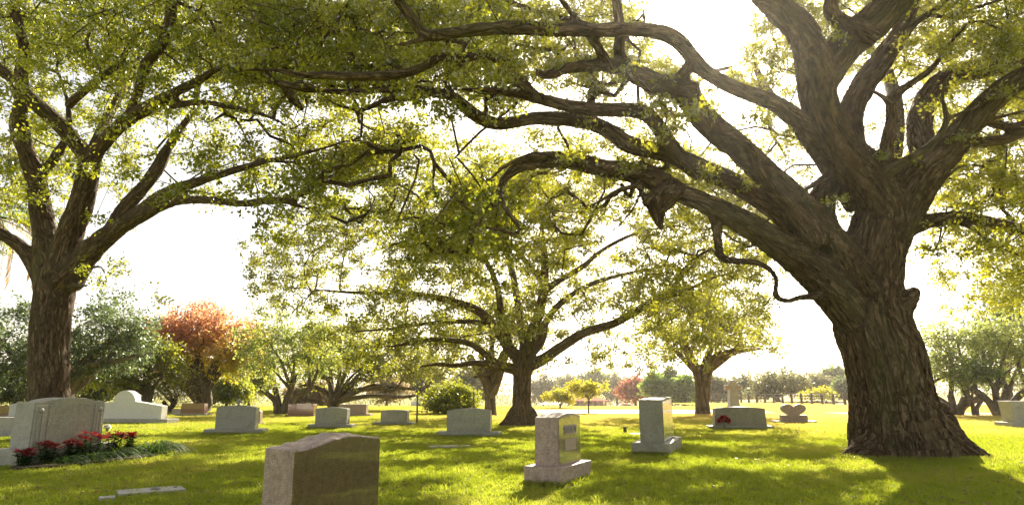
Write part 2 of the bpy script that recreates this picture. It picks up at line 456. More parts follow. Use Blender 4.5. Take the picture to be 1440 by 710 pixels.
def fused(name, limbs, mat, voxel, parent, ridge=0.02, freq=14.0):
    """one continuous trunk-and-limb surface: tubes, voxel remesh, then bark ridges pushed out along it"""
    g_ = Geo()
    for L in limbs: g_.tube(L, 12)
    me = g_.mesh(name + '_raw')
    o = bpy.data.objects.new('raw', me); COL.objects.link(o)
    md = o.modifiers.new('r', 'REMESH'); md.mode = 'VOXEL'; md.voxel_size = voxel; md.adaptivity = 0
    sm = o.modifiers.new('s', 'SMOOTH'); sm.iterations = 4; sm.factor = 0.6
    dg = bpy.context.evaluated_depsgraph_get()
    me2 = bpy.data.meshes.new_from_object(o.evaluated_get(dg))
    bpy.data.objects.remove(o); bpy.data.meshes.remove(me)
    nv = len(me2.vertices)
    V = np.empty(nv * 3, np.float32); me2.vertices.foreach_get('co', V); V = V.reshape(-1, 3).astype(float)
    Nv = np.empty(nv * 3, np.float32); me2.vertices.foreach_get('normal', Nv); Nv = Nv.reshape(-1, 3)
    C, T, A, Bb, Sx, Rr = [], [], [], [], [], []
    off = 0
    for L in limbs:
        L = L[::2] if len(L) > 8 else L
        t_, n_, b_ = frames(L[:, :3])
        C.append(L[:, :3]); T.append(t_); A.append(n_); Bb.append(b_); Rr.append(L[:, 3])
        Sx.append(off + np.concatenate([[0], np.cumsum(np.linalg.norm(np.diff(L[:, :3], axis=0), axis=1))])); off += 7.3
    C, T, A, Bb, Sx, Rr = map(np.concatenate, (C, T, A, Bb, Sx, Rr))
    idx = np.empty(nv, int)
    for i in range(0, nv, 4000):
        v = V[i:i + 4000]
        d_ = (v ** 2).sum(1)[:, None] + (C ** 2).sum(1)[None] - 2 * v @ C.T
        idx[i:i + 4000] = np.argmin(np.sqrt(np.maximum(d_, 0)) - Rr[None] * 0.9, 1)
    D = V - C[idx]
    s_ = Sx[idx] + (D * T[idx]).sum(1)
    x, y = (D * A[idx]).sum(1), (D * Bb[idx]).sum(1)
    rr = np.sqrt(x * x + y * y) + 1e-6
    k = Rr[idx] / rr
    bark = np.stack([x * k, y * k, s_ * 0.2], 1)
    rg = 1 - np.abs(2 * fbm(bark * freq, 3, 3) - 1) * 2.2
    lump = fbm(V * 1.7, 11, 3) - 0.5
    amt = np.minimum(1, Rr[idx] / 0.3)
    V = V + Nv * (amt * (ridge * (rg - 0.6) + 0.10 * lump * np.minimum(Rr[idx], 0.6)))[:, None]
    me2.vertices.foreach_set('co', V.astype(np.float32).ravel())
    a = me2.attributes.new('bark', 'FLOAT_VECTOR', 'POINT'); a.data.foreach_set('vector', bark.astype(np.float32).ravel())
    me2.update()
    me2.materials.clear()
    me2.name = name
    return link(name, me2, mat, parent, smooth=True)

def grow(limbs, targets, rng, rmax=0.3, dmax=1.9, wig=0.12, seglen=0.4, pathw=0.25, twig_r=0.006, gravity=0.0):
    P0 = np.vstack([L[:, :3] for L in limbs]); R0 = np.concatenate([L[:, 3] for L in limbs])
    T0 = np.vstack([frames(L[:, :3])[0] for L in limbs])
    ok = R0 < rmax
    P0, R0, T0 = P0[ok], R0[ok], T0[ok]
    n0 = len(P0)
    # limb nodes pay for their thickness
    tot = n0 + len(targets) * 9
    pos = np.zeros((tot, 3)); pos[:n0] = P0
    dr = np.zeros((tot, 3)); dr[:n0] = T0
    pen = np.zeros(tot); pen[:n0] = R0 * 3
    par = np.full(tot, -1); n = n0
    cnt = np.zeros(tot)
    dmin = np.array([np.min(((P0 - t_) ** 2).sum(1)) for t_ in targets])
    order = np.argsort(dmin)
    chains, skipped = [], []
    for ti in order:
        t_ = targets[ti]
        D = np.sqrt(((pos[:n] - t_) ** 2).sum(1))
        j = int(np.argmin(D + pen[:n]))
        d_ = D[j]
        if d_ > dmax and len(targets) > 60: skipped.append(ti); continue
        k = int(np.clip(math.ceil(d_ / seglen), 2, 8))
        c_ = pos[j] + dr[j] * d_ * 0.35 + np.array([0, 0, 0.08 * d_]) + rng.normal(0, wig * d_, 3)
        u = (np.arange(1, k + 1) / k)[:, None]
        Q = (1 - u) ** 2 * pos[j] + 2 * u * (1 - u) * c_ + u * u * t_
        Q[:-1] += rng.normal(0, wig * 0.35 * min(d_, 1.2), (k - 1, 3))
        ids = np.arange(n, n + k)
        pos[n:n + k] = Q
        prev = np.vstack([pos[j], Q[:-1]])
        dr[n:n + k] = nrm(Q - prev)
        par[n:n + k] = np.concatenate([[j], ids[:-1]])
        base = pen[j] if j >= n0 else 0.15
        pen[n:n + k] = base + pathw * d_ * (np.arange(1, k + 1) / k)
        cnt[n + k - 1] = 1
        chains.append((j, ids)); n += k
    for i in range(n - 1, n0 - 1, -1):
        if par[i] >= 0: cnt[par[i]] += cnt[i]
    rad = twig_r * np.maximum(cnt, 1) ** 0.5
    lines = []
    dirs = np.zeros((len(targets), 3))
    made = [q for q in order if q not in set(skipped)]
    for (j, ids), ti in zip(chains, made):
        r_ = rad[ids]
        r0 = min(r_[0], R0[j] * 0.9) if j < n0 else min(r_[0], rad[j])
        L = np.vstack([np.append(pos[j], r0), np.column_stack([pos[ids], r_])])
        lines.append(L); dirs[ti] = dr[ids[-1]]
    kp = np.ones(len(targets), bool); kp[skipped] = False
    return lines, dirs[kp], kp

def twigs_and_leaves(targets, dirs, rng, n_twig=5, tw_len=0.35, n_leaf=14, leaf=0.06, flat=0.35, up=0.8, aspect=0.5, dens=None, tw_r=0.004):
    n = len(targets)
    Pt = np.repeat(targets, n_twig, 0); Dt = np.repeat(dirs, n_twig, 0)
    v = rng.normal(0, 1, Pt.shape); v[:, 2] *= flat; v = nrm(v) + Dt * 0.7 + np.array([0, 0, 0.08]); v = nrm(v)
    ln = tw_len * rng.uniform(0.6, 1.3, len(Pt))
    E = Pt + v * ln[:, None]
    # thin three sided twigs
    a = nrm(np.cross(v, [0.1, 0.2, 1.0])); b = np.cross(v, a)
    tv = []
    for k in range(3):
        o = math.cos(k * 2.094) * a + math.sin(k * 2.094) * b
        tv.append(Pt + o * tw_r); tv.append(E + o * tw_r * 0.3)
    TV = np.stack(tv, 1).reshape(-1, 3)
    i = np.arange(len(Pt))[:, None, None] * 6
    q = np.array([[0, 2, 3, 1], [2, 4, 5, 3], [4, 0, 1, 5]])[None]
    TF = (i + q).reshape(-1, 4)
    # leaves
    m = n_leaf
    PL = np.repeat(Pt, m, 0); VL = np.repeat(v, m, 0); LL = np.repeat(ln, m)
    hue = np.repeat(rng.uniform(0, 1, n), n_twig * m)
    u = rng.uniform(0.15, 1.05, len(PL))
    c = PL + VL * (LL * u)[:, None] + rng.normal(0, leaf * 0.7, PL.shape)
    d_ = nrm(VL * 0.6 + nrm(rng.normal(0, 1, PL.shape)))
    nn = rng.normal(0, 1, PL.shape) * 0.8; nn[:, 2] += up; nn = nrm(nn)
    s_ = nrm(np.cross(d_, nn)); nn = np.cross(s_, d_)
    Lf = (leaf * rng.uniform(0.6, 1.35, len(PL)))[:, None]
    W = Lf * aspect
    p0 = c; p1 = c + d_ * Lf * 0.45 + s_ * W * 0.5 + nn * W * 0.15; p2 = c + d_ * Lf; p3 = c + d_ * Lf * 0.45 - s_ * W * 0.5 + nn * W * 0.15
    V = np.stack([p0, p1, p2, p3], 1).reshape(-1, 3)
    i = np.arange(len(PL))[:, None] * 4
    Fc = np.stack([np.concatenate([i, i + 1, i + 2], 1), np.concatenate([i, i + 2, i + 3], 1)], 1).reshape(-1, 3)
    tint = np.clip(hue * 0.5 + rng.uniform(0, 0.5, len(PL)), 0, 1)
    return (TV, TF), (V, Fc, np.repeat(tint, 2))

def build_tree(name, label, limbs, targets, bark, leafmat, seed, voxel=0.05, leafkw=None, growkw=None, ridge=0.02, freq=14.0, base=None, fuse=True, cat='tree', group=None, tint_fn=None, kmax=5):
    rng = np.random.default_rng(seed)
    base = base if base is not None else limbs[0][0, :3] * np.array([1, 1, 0])
    t_ = thing(name, label, cat, tuple(base), 0, group)
    inv = -np.array(base)
    lm = [L + np.append(inv, 0) for L in limbs]
    tg = targets + inv
    if fuse: fused('trunk', lm, bark, voxel, t_, ridge, freq)
    else:
        g_ = Geo()
        for L in lm: g_.tube(L, 8)
        link('trunk', g_.mesh('trunk'), bark, t_, smooth=True)
    lines, dirs, kp = grow(lm, tg, rng, **(growkw or {}))
    tg = tg[kp]
    g_ = Geo()
    for L in lines: g_.tube(L, kmax if L[0, 3] > 0.02 else 3, cap=False)
    (TV, TF), (V, Fc, tint) = twigs_and_leaves(tg, dirs, rng, **(leafkw or {}))
    g_.V.append(TV); g_.F.append(TF + g_.n); g_.B.append(TV * 0.3); g_.n += len(TV)
    tag(link('branches', g_.mesh('branches'), bark, t_, smooth=True), kind='stuff')
    if tint_fn is not None:
        tint = np.repeat(tint_fn(V.reshape(-1, 4, 3).mean(1) - inv, rng), 2)
    tag(link('crown', mesh_np('crown', V, Fc, {'tint': tint}, 3), leafmat, t_), kind='stuff')
    return t_

def grid_targets(rows, r0, c0, rng, Yf, per=1.3, zmin=3.0, cw=60, rh=40, zmax=99):
    """crown clusters where the photograph shows foliage; every one gets its own distance"""
    out_ = []
    for i, row in enumerate(rows):
        for j, ch in enumerate(row):
            if ch in '0 .': continue
            lam = int(ch) * per
            for k in range(rng.poisson(lam)):
                x = (c0 + j + rng.uniform(0, 1)) * cw; y = (r0 + i + rng.uniform(0, 1)) * rh
                for tries in range(6):
                    Y = Yf(x, y, rng)
                    p = at(x, y, Y)
                    if zmin < p[2] < zmax: out_.append(p); break
    return np.array(out_)
def ell_targets(c, r, n, rng, keep=None, shell=0.45):
    v = nrm(rng.normal(0, 1, (n, 3))) * (rng.uniform(shell ** 3, 1, (n, 1)) ** (1 / 3)) * np.array(r)
    P = v + np.array(c)
    if keep is not None: P = P[keep(P)]
    return P
def outside(P):
    x, y = project(P)
    return (y < -25) | (x < -40) | (x > 1480) | (P[:, 1] < 1)
SKY_HOLES = [(980, 35, 78, 62), (1000, 70, 45, 45)]
def not_in_sun(P):
    x, y = project(P)
    k = np.ones(len(P), bool)
    for (cx, cy, rx, ry) in SKY_HOLES:
        k &= ((x - cx) / rx) ** 2 + ((y - cy) / ry) ** 2 > 1
    return k

def sun_gaps(P, rng, thr=0.55, leak=0.05):
    # crown openings added along the sun's rays, shaped to light the lawn in patches
    t_ = P[:, 2] / S.z
    gx, gy = P[:, 0] - S.x * t_, P[:, 1] - S.y * t_
    f = fbm(np.stack([gx * 0.62 + 40, gy * 0.9 + 40, gx * 0], 1), 77, 2)
    near = (gy > 1) & (gy < 26) & (gx < 8)
    return P[(f > thr) | ~near | (rng.uniform(0, 1, len(P)) < leak)]

# ------------------------------------------------------------------ THE SETTING: ground, paths, roads
def sheet(name, poly, z, mat, kind='structure'):
    me = bpy.data.meshes.new(name)
    me.from_pydata([(x, y, z) for x, y in poly], [], [list(range(len(poly)))])
    o = link(name, me, mat)
    return tag(o, kind=kind)
def gz(x, y):
    # beyond the lawn the land falls away gently, except on the right
    m_ = np.clip((0.33 - np.asarray(x) / np.maximum(np.asarray(y, float), 1)) / 0.07, 0, 1)
    return -0.028 * (np.clip(y, 52, 180) - 52) * m_ * m_ * (3 - 2 * m_)
gxs = np.unique(np.concatenate([np.linspace(-590, -200, 14), np.linspace(-200, 200, 161), np.linspace(200, 590, 14)]))
gys = np.unique(np.concatenate([np.linspace(-200, 20, 12), np.linspace(20, 260, 97), np.linspace(260, 980, 20)]))
GX, GY = np.meshgrid(gxs, gys)
Vg = np.stack([GX.ravel(), GY.ravel(), gz(GX.ravel(), GY.ravel())], 1)
ii = (np.arange(len(gys) - 1)[:, None] * len(gxs) + np.arange(len(gxs) - 1)[None]).ravel()
tag(link('ground', mesh_np('ground', Vg, np.stack([ii, ii + 1, ii + 1 + len(gxs), ii + len(gxs)], 1)), M['lawn'], smooth=True), kind='structure')
sheet('path', [(at(742, 560, 37.6)[0], 37.6), (at(1000, 560, 38.4)[0], 38.4), (at(1090, 560, 41.5)[0], 41.5), (at(1120, 560, 45)[0], 45), (at(900, 560, 46.5)[0], 46.5), (at(742, 560, 46.5)[0], 46.5)], 0.008, M['path'])
sheet('lane', [(18, 38.0), (60, 34), (60, 36.2), (18, 40.5)], 0.008, M['road'])
sheet('road', [(31, 62), (140, 66), (140, 78), (31, 71)], 0.008, M['road'])

# grass blades: one patch of blades, set over the lawn
def grass_patch():
    rng = np.random.default_rng(5)
    n = 3000
    x, y = rng.uniform(-0.56, 0.56, n), rng.uniform(-0.56, 0.56, n)
    cl = vnoise(np.stack([x * 11, y * 11, x * 0], 1), 2)
    h = rng.uniform(0.016, 0.05, n) * (0.35 + 1.9 * cl ** 2)
    w = rng.uniform(0.005, 0.011, n)
    a = rng.uniform(0, 6.283, n); b = rng.uniform(0, 6.283, n); ben = rng.uniform(0.2, 0.9, n) * h
    p = np.stack([x, y, np.zeros(n)], 1)
    s_ = np.stack([np.cos(a), np.sin(a), 0 * a], 1) * w[:, None] / 2
    l_ = np.stack([np.cos(b), np.sin(b), 0 * b], 1)
    mid = p + l_ * (ben * 0.3)[:, None] + np.array([0, 0, 1]) * (h * 0.6)[:, None]
    tip = p + l_ * ben[:, None] + np.array([0, 0, 1]) * h[:, None]
    V = np.stack([p - s_, p + s_, mid + s_ * 0.8, mid - s_ * 0.8, tip], 1).reshape(-1, 3)
    i = np.arange(n)[:, None] * 5
    Fc = np.stack([np.concatenate([i, i + 1, i + 2], 1), np.concatenate([i, i + 2, i + 3], 1), np.concatenate([i + 3, i + 2, i + 4], 1)], 1).reshape(-1, 3)
    return mesh_np('grass', V, Fc, {'tint': np.repeat((rng.uniform(0, 1, n) > 0.8) * rng.uniform(0.3, 1, n), 3)}, 3)
go = link('grass', grass_patch(), M['grass_blade'])
tag(go, 'short sunlit green lawn grass round the gravestones', 'grass', kind='stuff')
ng = bpy.data.node_groups.new('lay_grass', 'GeometryNodeTree')
ng.interface.new_socket('Geometry', in_out='INPUT', socket_type='NodeSocketGeometry')
ng.interface.new_socket('Geometry', in_out='OUTPUT', socket_type='NodeSocketGeometry')
def G(kind, ins=None, pre='GeometryNode', **at_):
    n = ng.nodes.new(pre + kind)
    for k, v in at_.items(): setattr(n, k, v)
    for k, v in (ins or {}).items():
        if isinstance(v, bpy.types.NodeSocket): ng.links.new(v, n.inputs[k])
        else: n.inputs[k].default_value = v
    return n
gi = ng.nodes.new('NodeGroupInput'); gout = ng.nodes.new('NodeGroupOutput')
grid = G('MeshGrid', {'Size X': 120.0, 'Size Y': 66.0, 'Vertices X': 121, 'Vertices Y': 67})
tr_ = G('Transform', {'Geometry': grid.outputs['Mesh'], 'Translation': (0, 38.0, 0)})
ps = G('InputPosition')
sp = G('SeparateXYZ', {0: ps.outputs[0]}, pre='ShaderNode')
ab = G('Math', {0: sp.outputs['X']}, pre='ShaderNode', operation='ABSOLUTE')
ly = G('Math', {0: sp.outputs['Y'], 1: 0.84}, pre='ShaderNode', operation='MULTIPLY')
ly2 = G('Math', {0: ly.outputs[0], 1: 1.2}, pre='ShaderNode', operation='ADD')
gt_ = G('Compare', {0: ab.outputs[0], 1: ly2.outputs[0]}, pre='FunctionNode', data_type='FLOAT', operation='GREATER_THAN')
def between(sock, lo, hi):
    a = G('Math', {0: sock, 1: lo}, pre='ShaderNode', operation='GREATER_THAN')
    b = G('Math', {0: sock, 1: hi}, pre='ShaderNode', operation='LESS_THAN')
    return G('Math', {0: a.outputs[0], 1: b.outputs[0]}, pre='ShaderNode', operation='MULTIPLY').outputs[0]
sel = gt_.outputs[0]
for (x0, x1, y0, y1) in ((0.4, 15.5, 37.2, 47.0), (17.2, 99, 34.0, 40.6), (30.0, 99, 61.5, 99), (-99, 17, 56.5, 99)):   # no grass on the paths
    bx_ = G('Math', {0: between(sp.outputs['X'], x0, x1), 1: between(sp.outputs['Y'], y0, y1)}, pre='ShaderNode', operation='MULTIPLY')
    sel = G('Math', {0: sel, 1: bx_.outputs[0]}, pre='ShaderNode', operation='MAXIMUM').outputs[0]
de = G('DeleteGeometry', {'Geometry': tr_.outputs[0], 'Selection': sel})
de.domain = 'POINT'
rv = G('RandomValue', pre='FunctionNode', data_type='INT')
for s_ in rv.inputs:
    if s_.type == 'INT' and s_.name == 'Min': s_.default_value = 0
    if s_.type == 'INT' and s_.name == 'Max': s_.default_value = 3
ro = [o_ for o_ in rv.outputs if o_.type == 'INT'][0]
ml = G('Math', {0: ro, 1: math.pi / 2}, pre='ShaderNode', operation='MULTIPLY')
cx_ = G('CombineXYZ', {'Z': ml.outputs[0]}, pre='ShaderNode')
ip = G('InstanceOnPoints', {'Points': de.outputs[0], 'Instance': gi.outputs[0], 'Rotation': cx_.outputs[0]})
ng.links.new(ip.outputs[0], gout.inputs[0])
md = go.modifiers.new('lay', 'NODES'); md.node_group = ng

# ------------------------------------------------------------------ THE BIG OAK (right)
rngO = np.random.default_rng(21)
O = []
O.append(pxlimb([(1272, 662, 13.5, 84), (1270, 640, 13.5, 78), (1262, 600, 13.5, 69), (1255, 560, 13.5, 61), (1243, 500, 13.5, 57), (1225, 450, 13.5, 55), (1222, 400, 13.5, 48), (1230, 350, 13.4, 43), (1238, 310, 13.4, 40)], 0.08))
for pts in [
    # roots
    [(1290, 600, 13.4, 50), (1330, 625, 13.3, 32), (1372, 643, 13.2, 17), (1412, 654, 13.1, 6)],
    [(1255, 600, 13.4, 45), (1222, 630, 13.3, 26), (1190, 644, 13.2, 10), (1165, 652, 13.1, 4)],
    [(1300, 590, 13.5, 40), (1350, 632, 13.9, 20), (1385, 640, 14.2, 8)],
    # lowest left limb with its drooping end
    [(1225, 470, 13.4, 34), (1180, 415, 13.3, 33), (1130, 368, 13.1, 27), (1075, 331, 12.8, 21), (1020, 299, 12.5, 17), (960, 273, 12.3, 15), (930, 258, 12.2, 17), (890, 243, 12.0, 15), (850, 237, 11.9, 14), (800, 226, 11.7, 13), (760, 228, 11.6, 11), (728, 236, 11.5, 9), (707, 255, 11.4, 6.5), (704, 278, 11.4, 5.5), (716, 300, 11.3, 5), (731, 322, 11.3, 4), (722, 330, 11.3, 4), (700, 322, 11.2, 4), (670, 320, 11.1, 2.5)],
    [(850, 237, 11.9, 8), (800, 219, 11.6, 6), (760, 218, 11.4, 6), (735, 222, 11.3, 5), (704, 238, 11.2, 4), (690, 252, 11.1, 3), (660, 257, 11.0, 2)],
    [(704, 268, 11.4, 4), (690, 276, 11.5, 3), (675, 290, 11.6, 2), (660, 318, 11.8, 1.5)],
    # second left limb
    [(1205, 400, 13.6, 28), (1145, 338, 13.6, 23), (1090, 292, 13.5, 18), (1045, 264, 13.4, 16), (1001, 243, 13.2, 15), (957, 224, 13.0, 14), (920, 212, 12.9, 13), (883, 203, 12.7, 14), (863, 188, 12.6, 13), (829, 172, 12.4, 12), (781, 167, 12.2, 11), (748, 167, 12.0, 10), (697, 174, 11.8, 10), (664, 159, 11.6, 10), (637, 136, 11.4, 9), (610, 130, 11.2, 8), (577, 124, 11.1, 7), (556, 112, 11.0, 5)],
    [(612, 130, 11.2, 6), (570, 139, 11.1, 5.5), (543, 140, 11.0, 5), (506, 155, 10.8, 4.5), (468, 145, 10.6, 3), (455, 135, 10.5, 2), (430, 120, 10.3, 1.5)],
    [(506, 155, 10.8, 4), (505, 172, 10.8, 3.5), (530, 184, 10.9, 2.5), (560, 190, 11, 1.5)],
    [(577, 124, 11.1, 6), (536, 126, 11.0, 6), (492, 130, 10.8, 5.5), (441, 125, 10.5, 5), (424, 114, 10.3, 4), (395, 128, 10.1, 2), (370, 130, 10.0, 1.5)],
    # limb rising from the second
    [(985, 245, 13.1, 13), (950, 216, 12.6, 13), (923, 175, 12.2, 12), (900, 157, 12.0, 12), (849, 155, 11.6, 11), (798, 149, 11.3, 10), (748, 136, 11.0, 9), (714, 130, 10.8, 7), (680, 127, 10.6, 5), (641, 126, 10.4, 3)],
    [(756, 140, 11.0, 9), (731, 112, 10.8, 8), (710, 88, 10.6, 8), (680, 78, 10.4, 7), (654, 83, 10.2, 7), (620, 81, 10.1, 8), (597, 94, 10.0, 7), (560, 105, 9.9, 8), (502, 108, 9.7, 8), (462, 106, 9.6, 7), (424, 106, 9.4, 6), (374, 98, 9.2, 4), (330, 103, 9.1, 2.5), (290, 118, 9.0, 2)],
    # thick upper left limb
    [(1215, 405, 13.2, 28), (1172, 340, 13.0, 23), (1122, 286, 12.8, 21), (1077, 245, 12.6, 20), (1037, 208, 12.3, 20), (1001, 178, 12.0, 19), (978, 152, 11.8, 19), (958, 126, 11.6, 19), (923, 118, 11.3, 16), (896, 105, 11.1, 15), (869, 94, 10.9, 12), (832, 92, 10.7, 10), (798, 96, 10.5, 9), (772, 106, 10.3, 8), (758, 104, 10.2, 6), (752, 96, 10.2, 3)],
    [(895, 102, 11.1, 9), (872, 80, 10.9, 9), (872, 45, 10.6, 9), (868, 10, 10.4, 8), (860, -40, 10, 7)],
    [(858, 94, 10.8, 9), (845, 75, 10.5, 8), (832, 55, 10.1, 8), (800, 15, 9.7, 5), (770, -25, 9.3, 4)],
    [(955, 122, 11.6, 13), (962, 104, 11.4, 10), (972, 88, 11.1, 9)],
    [(978, 115, 11.5, 6), (982, 145, 11.6, 6)],
    # great horizontal limb along the top
    [(1180, 225, 13.0, 16), (1140, 186, 12.5, 14), (1110, 158, 12.1, 13), (1081, 142, 11.8, 12), (1035, 125, 11.4, 11), (998, 105, 11.3, 11), (976, 85, 11.1, 12), (958, 62, 10.8, 12), (935, 48, 10.5, 12), (900, 42, 10.2, 11), (849, 42, 10.0, 11), (781, 42, 9.8, 11), (720, 39, 9.6, 11), (680, 41, 9.4, 11), (644, 45, 9.3, 10), (600, 50, 9.2, 10), (583, 32, 9.1, 9), (570, 14, 9.0, 9), (552, -10, 8.8, 8), (530, -40, 8.5, 7)],
    [(605, 52, 9.2, 6), (570, 62, 9.0, 4), (540, 66, 8.9, 2.5), (500, 72, 8.8, 1.5)],
    [(840, 42, 10, 6), (800, 28, 10.1, 6), (760, 18, 10.2, 5), (720, 4, 10.3, 4.5), (690, -10, 10.4, 4)],
    # central leader and its forks
    [(1238, 340, 13.4, 40), (1240, 290, 13.3, 38), (1215, 245, 13.0, 34), (1185, 210, 12.7, 29), (1163, 175, 12.4, 27), (1150, 135, 12.1, 27), (1145, 90, 11.7, 27), (1128, 45, 11.3, 23), (1095, 12, 10.9, 21), (1060, -22, 10.5, 18), (1020, -70, 10, 14)],
    [(1155, 110, 12.0, 28), (1190, 62, 11.7, 27), (1230, 30, 11.5, 26), (1262, -5, 11.3, 25), (1290, -60, 11.1, 20)],
    [(1225, 55, 11.5, 18), (1170, 20, 11.2, 12), (1180, -25, 11.0, 11)],
    # paler leader behind it
    [(1235, 300, 13.8, 26), (1205, 225, 13.9, 20), (1195, 165, 14.0, 19), (1215, 120, 14.0, 18), (1240, 85, 14.1, 17), (1270, 40, 14.2, 13), (1285, -5, 14.3, 11), (1300, -60, 14.4, 9)],
    [(1262, 60, 14.1, 9), (1285, 34, 13.9, 6), (1310, 17, 13.8, 5), (1340, -8, 13.7, 4), (1370, -40, 13.6, 3)],
    [(1305, 20, 13.8, 4), (1330, 24, 13.7, 4), (1361, 15, 13.6, 3.5), (1400, 2, 13.5, 3), (1450, -18, 13.4, 2.5)],
    # right limbs
    [(1238, 345, 13.4, 38), (1265, 290, 13.3, 34), (1300, 240, 13.1, 29), (1335, 206, 12.9, 24), (1365, 172, 12.6, 19), (1395, 140, 12.3, 18), (1425, 117, 12.0, 17), (1470, 90, 11.6, 14), (1540, 40, 11.0, 10)],
    [(1310, 255, 13.4, 20), (1298, 210, 13.7, 19), (1293, 172, 14.0, 18), (1306, 138, 14.2, 17), (1330, 113, 14.4, 16), (1365, 100, 14.6, 15), (1405, 91, 14.8, 15), (1445, 76, 15.0, 15), (1510, 55, 15.4, 12)],
    [(1345, 203, 12.9, 9), (1375, 200, 12.9, 8), (1408, 197, 12.9, 8), (1445, 184, 12.9, 8), (1500, 165, 12.9, 6)],
    [(1385, 170, 12.7, 6), (1410, 178, 12.9, 6), (1450, 172, 13.2, 6), (1500, 168, 13.4, 5)],
    [(1395, 168, 12.5, 4), (1425, 160, 12.4, 3.5), (1460, 152, 12.3, 3)],
    [(1250, 235, 12.8, 11), (1246, 210, 12.7, 10), (1254, 170, 12.5, 9), (1256, 138, 12.4, 8), (1283, 117, 12.3, 6), (1310, 97, 12.2, 5), (1328, 72, 12.1, 4), (1347, 48, 12.0, 3.5), (1362, 32, 11.9, 2.5)],
    [(1252, 146, 12.4, 6), (1238, 134, 12.4, 4), (1222, 126, 12.5, 3)],
    [(1322, 78, 12.1, 3), (1331, 84, 12.0, 2.2), (1334, 77, 12.0, 1.5)],
    [(1250, 243, 12.6, 9), (1272, 226, 12.5, 7), (1295, 214, 12.3, 6.5), (1320, 193, 12.1, 6), (1331, 168, 12.0, 5), (1325, 140, 11.9, 4), (1328, 112, 11.8, 2.5)],
    [(1331, 168, 12.0, 4), (1350, 160, 12.0, 4), (1370, 152, 12.1, 3), (1390, 140, 12.2, 2.5)],
    [(1255, 335, 13.5, 16), (1285, 318, 13.6, 14), (1312, 310, 13.6, 11), (1345, 306, 13.5, 10), (1385, 311, 13.3, 9), (1440, 322, 13.1, 8), (1500, 330, 12.9, 6), (1570, 335, 12.6, 4)],
    [(1295, 305, 13.7, 6), (1303, 290, 13.9, 5), (1330, 250, 14.3, 3.5), (1360, 232, 14.6, 2.5), (1400, 240, 15, 2)],
    [(1330, 312, 13.5, 4), (1365, 320, 13.3, 3.5), (1395, 345, 13.1, 3), (1425, 355, 13, 2.5), (1470, 380, 12.8, 2)],
    [(1325, 315, 13.5, 3), (1318, 345, 13.4, 2.5), (1296, 385, 13.4, 1.7)],
    # stub behind, hook below, burls
    [(1170, 345, 13.7, 22), (1156, 310, 13.9, 21), (1156, 280, 14.0, 20), (1172, 258, 14.1, 15), (1195, 240, 14.2, 12)],
    [(1165, 245, 14.1, 6), (1140, 262, 14.3, 4), (1118, 272, 14.5, 3), (1100, 262, 14.7, 2)],
    [(1004, 292, 12.5, 12), (1008, 322, 12.5, 8), (1011, 350, 12.4, 7), (1016, 364, 12.3, 6.5), (1040, 367, 12.2, 5.5), (1067, 370, 12.1, 5), (1086, 382, 12.0, 4.6), (1092, 398, 12.0, 4.4), (1090, 415, 11.9, 5), (1106, 423, 12.1, 5), (1128, 418, 12.5, 5), (1160, 416, 13.2, 8)],
    [(950, 262, 12.2, 16), (930, 282, 12.0, 19), (925, 298, 12.0, 13), (928, 316, 11.9, 6), (929, 326, 11.9, 2)],
    [(945, 268, 12.1, 14), (908, 285, 12.0, 12)],
    [(929, 322, 11.9, 2.5), (950, 318, 11.9, 2.5), (975, 315, 12, 2), (1000, 312, 12, 1.5)],
    [(998, 190, 11.8, 4), (1018, 188, 11.7, 6), (1040, 196, 11.7, 8), (1060, 214, 11.8, 8), (1064, 235, 12.0, 8), (1082, 264, 12.3, 9), (1115, 295, 12.6, 12), (1150, 340, 12.8, 16)],
    [(900, 260, 12, 6), (870, 268, 11.8, 4.5), (840, 285, 11.7, 3.5), (815, 300, 11.6, 2.5), (800, 325, 11.5, 1.6)],
    [(905, 262, 12, 4), (886, 300, 11.7, 3), (860, 325, 11.6, 2.5), (820, 345, 11.5, 1.6)],
    [(1265, 430, 13.2, 22), (1284, 415, 13.1, 11), (1286, 405, 13.1, 7)],
    # upper limbs above the frame that carry the top of the crown
    [(1060, -22, 10.5, 14), (1000, -160, 9.5, 9), (900, -260, 8.5, 5)],
    [(1290, -60, 11.1, 16), (1330, -220, 12.5, 10), (1380, -330, 14.5, 6)],
    [(1255, 20, 12.0, 16), (1230, -120, 14.5, 11), (1180, -130, 18.0, 7), (1120, -90, 21, 4)],
    [(1238, 300, 13.8, 16), (1260, 180, 16.5, 12), (1250, 110, 19.5, 9), (1220, 60, 22.5, 5)],
    [(1290, 260, 13.6, 15), (1340, 200, 16.0, 11), (1400, 150, 18.5, 8), (1450, 130, 21, 5)],
    [(1200, 290, 13.9, 13), (1130, 190, 16.5, 10), (1080, 130, 19, 7), (1060, 90, 21.5, 4)],
]:
    O.append(pxlimb(pts, 0.1))
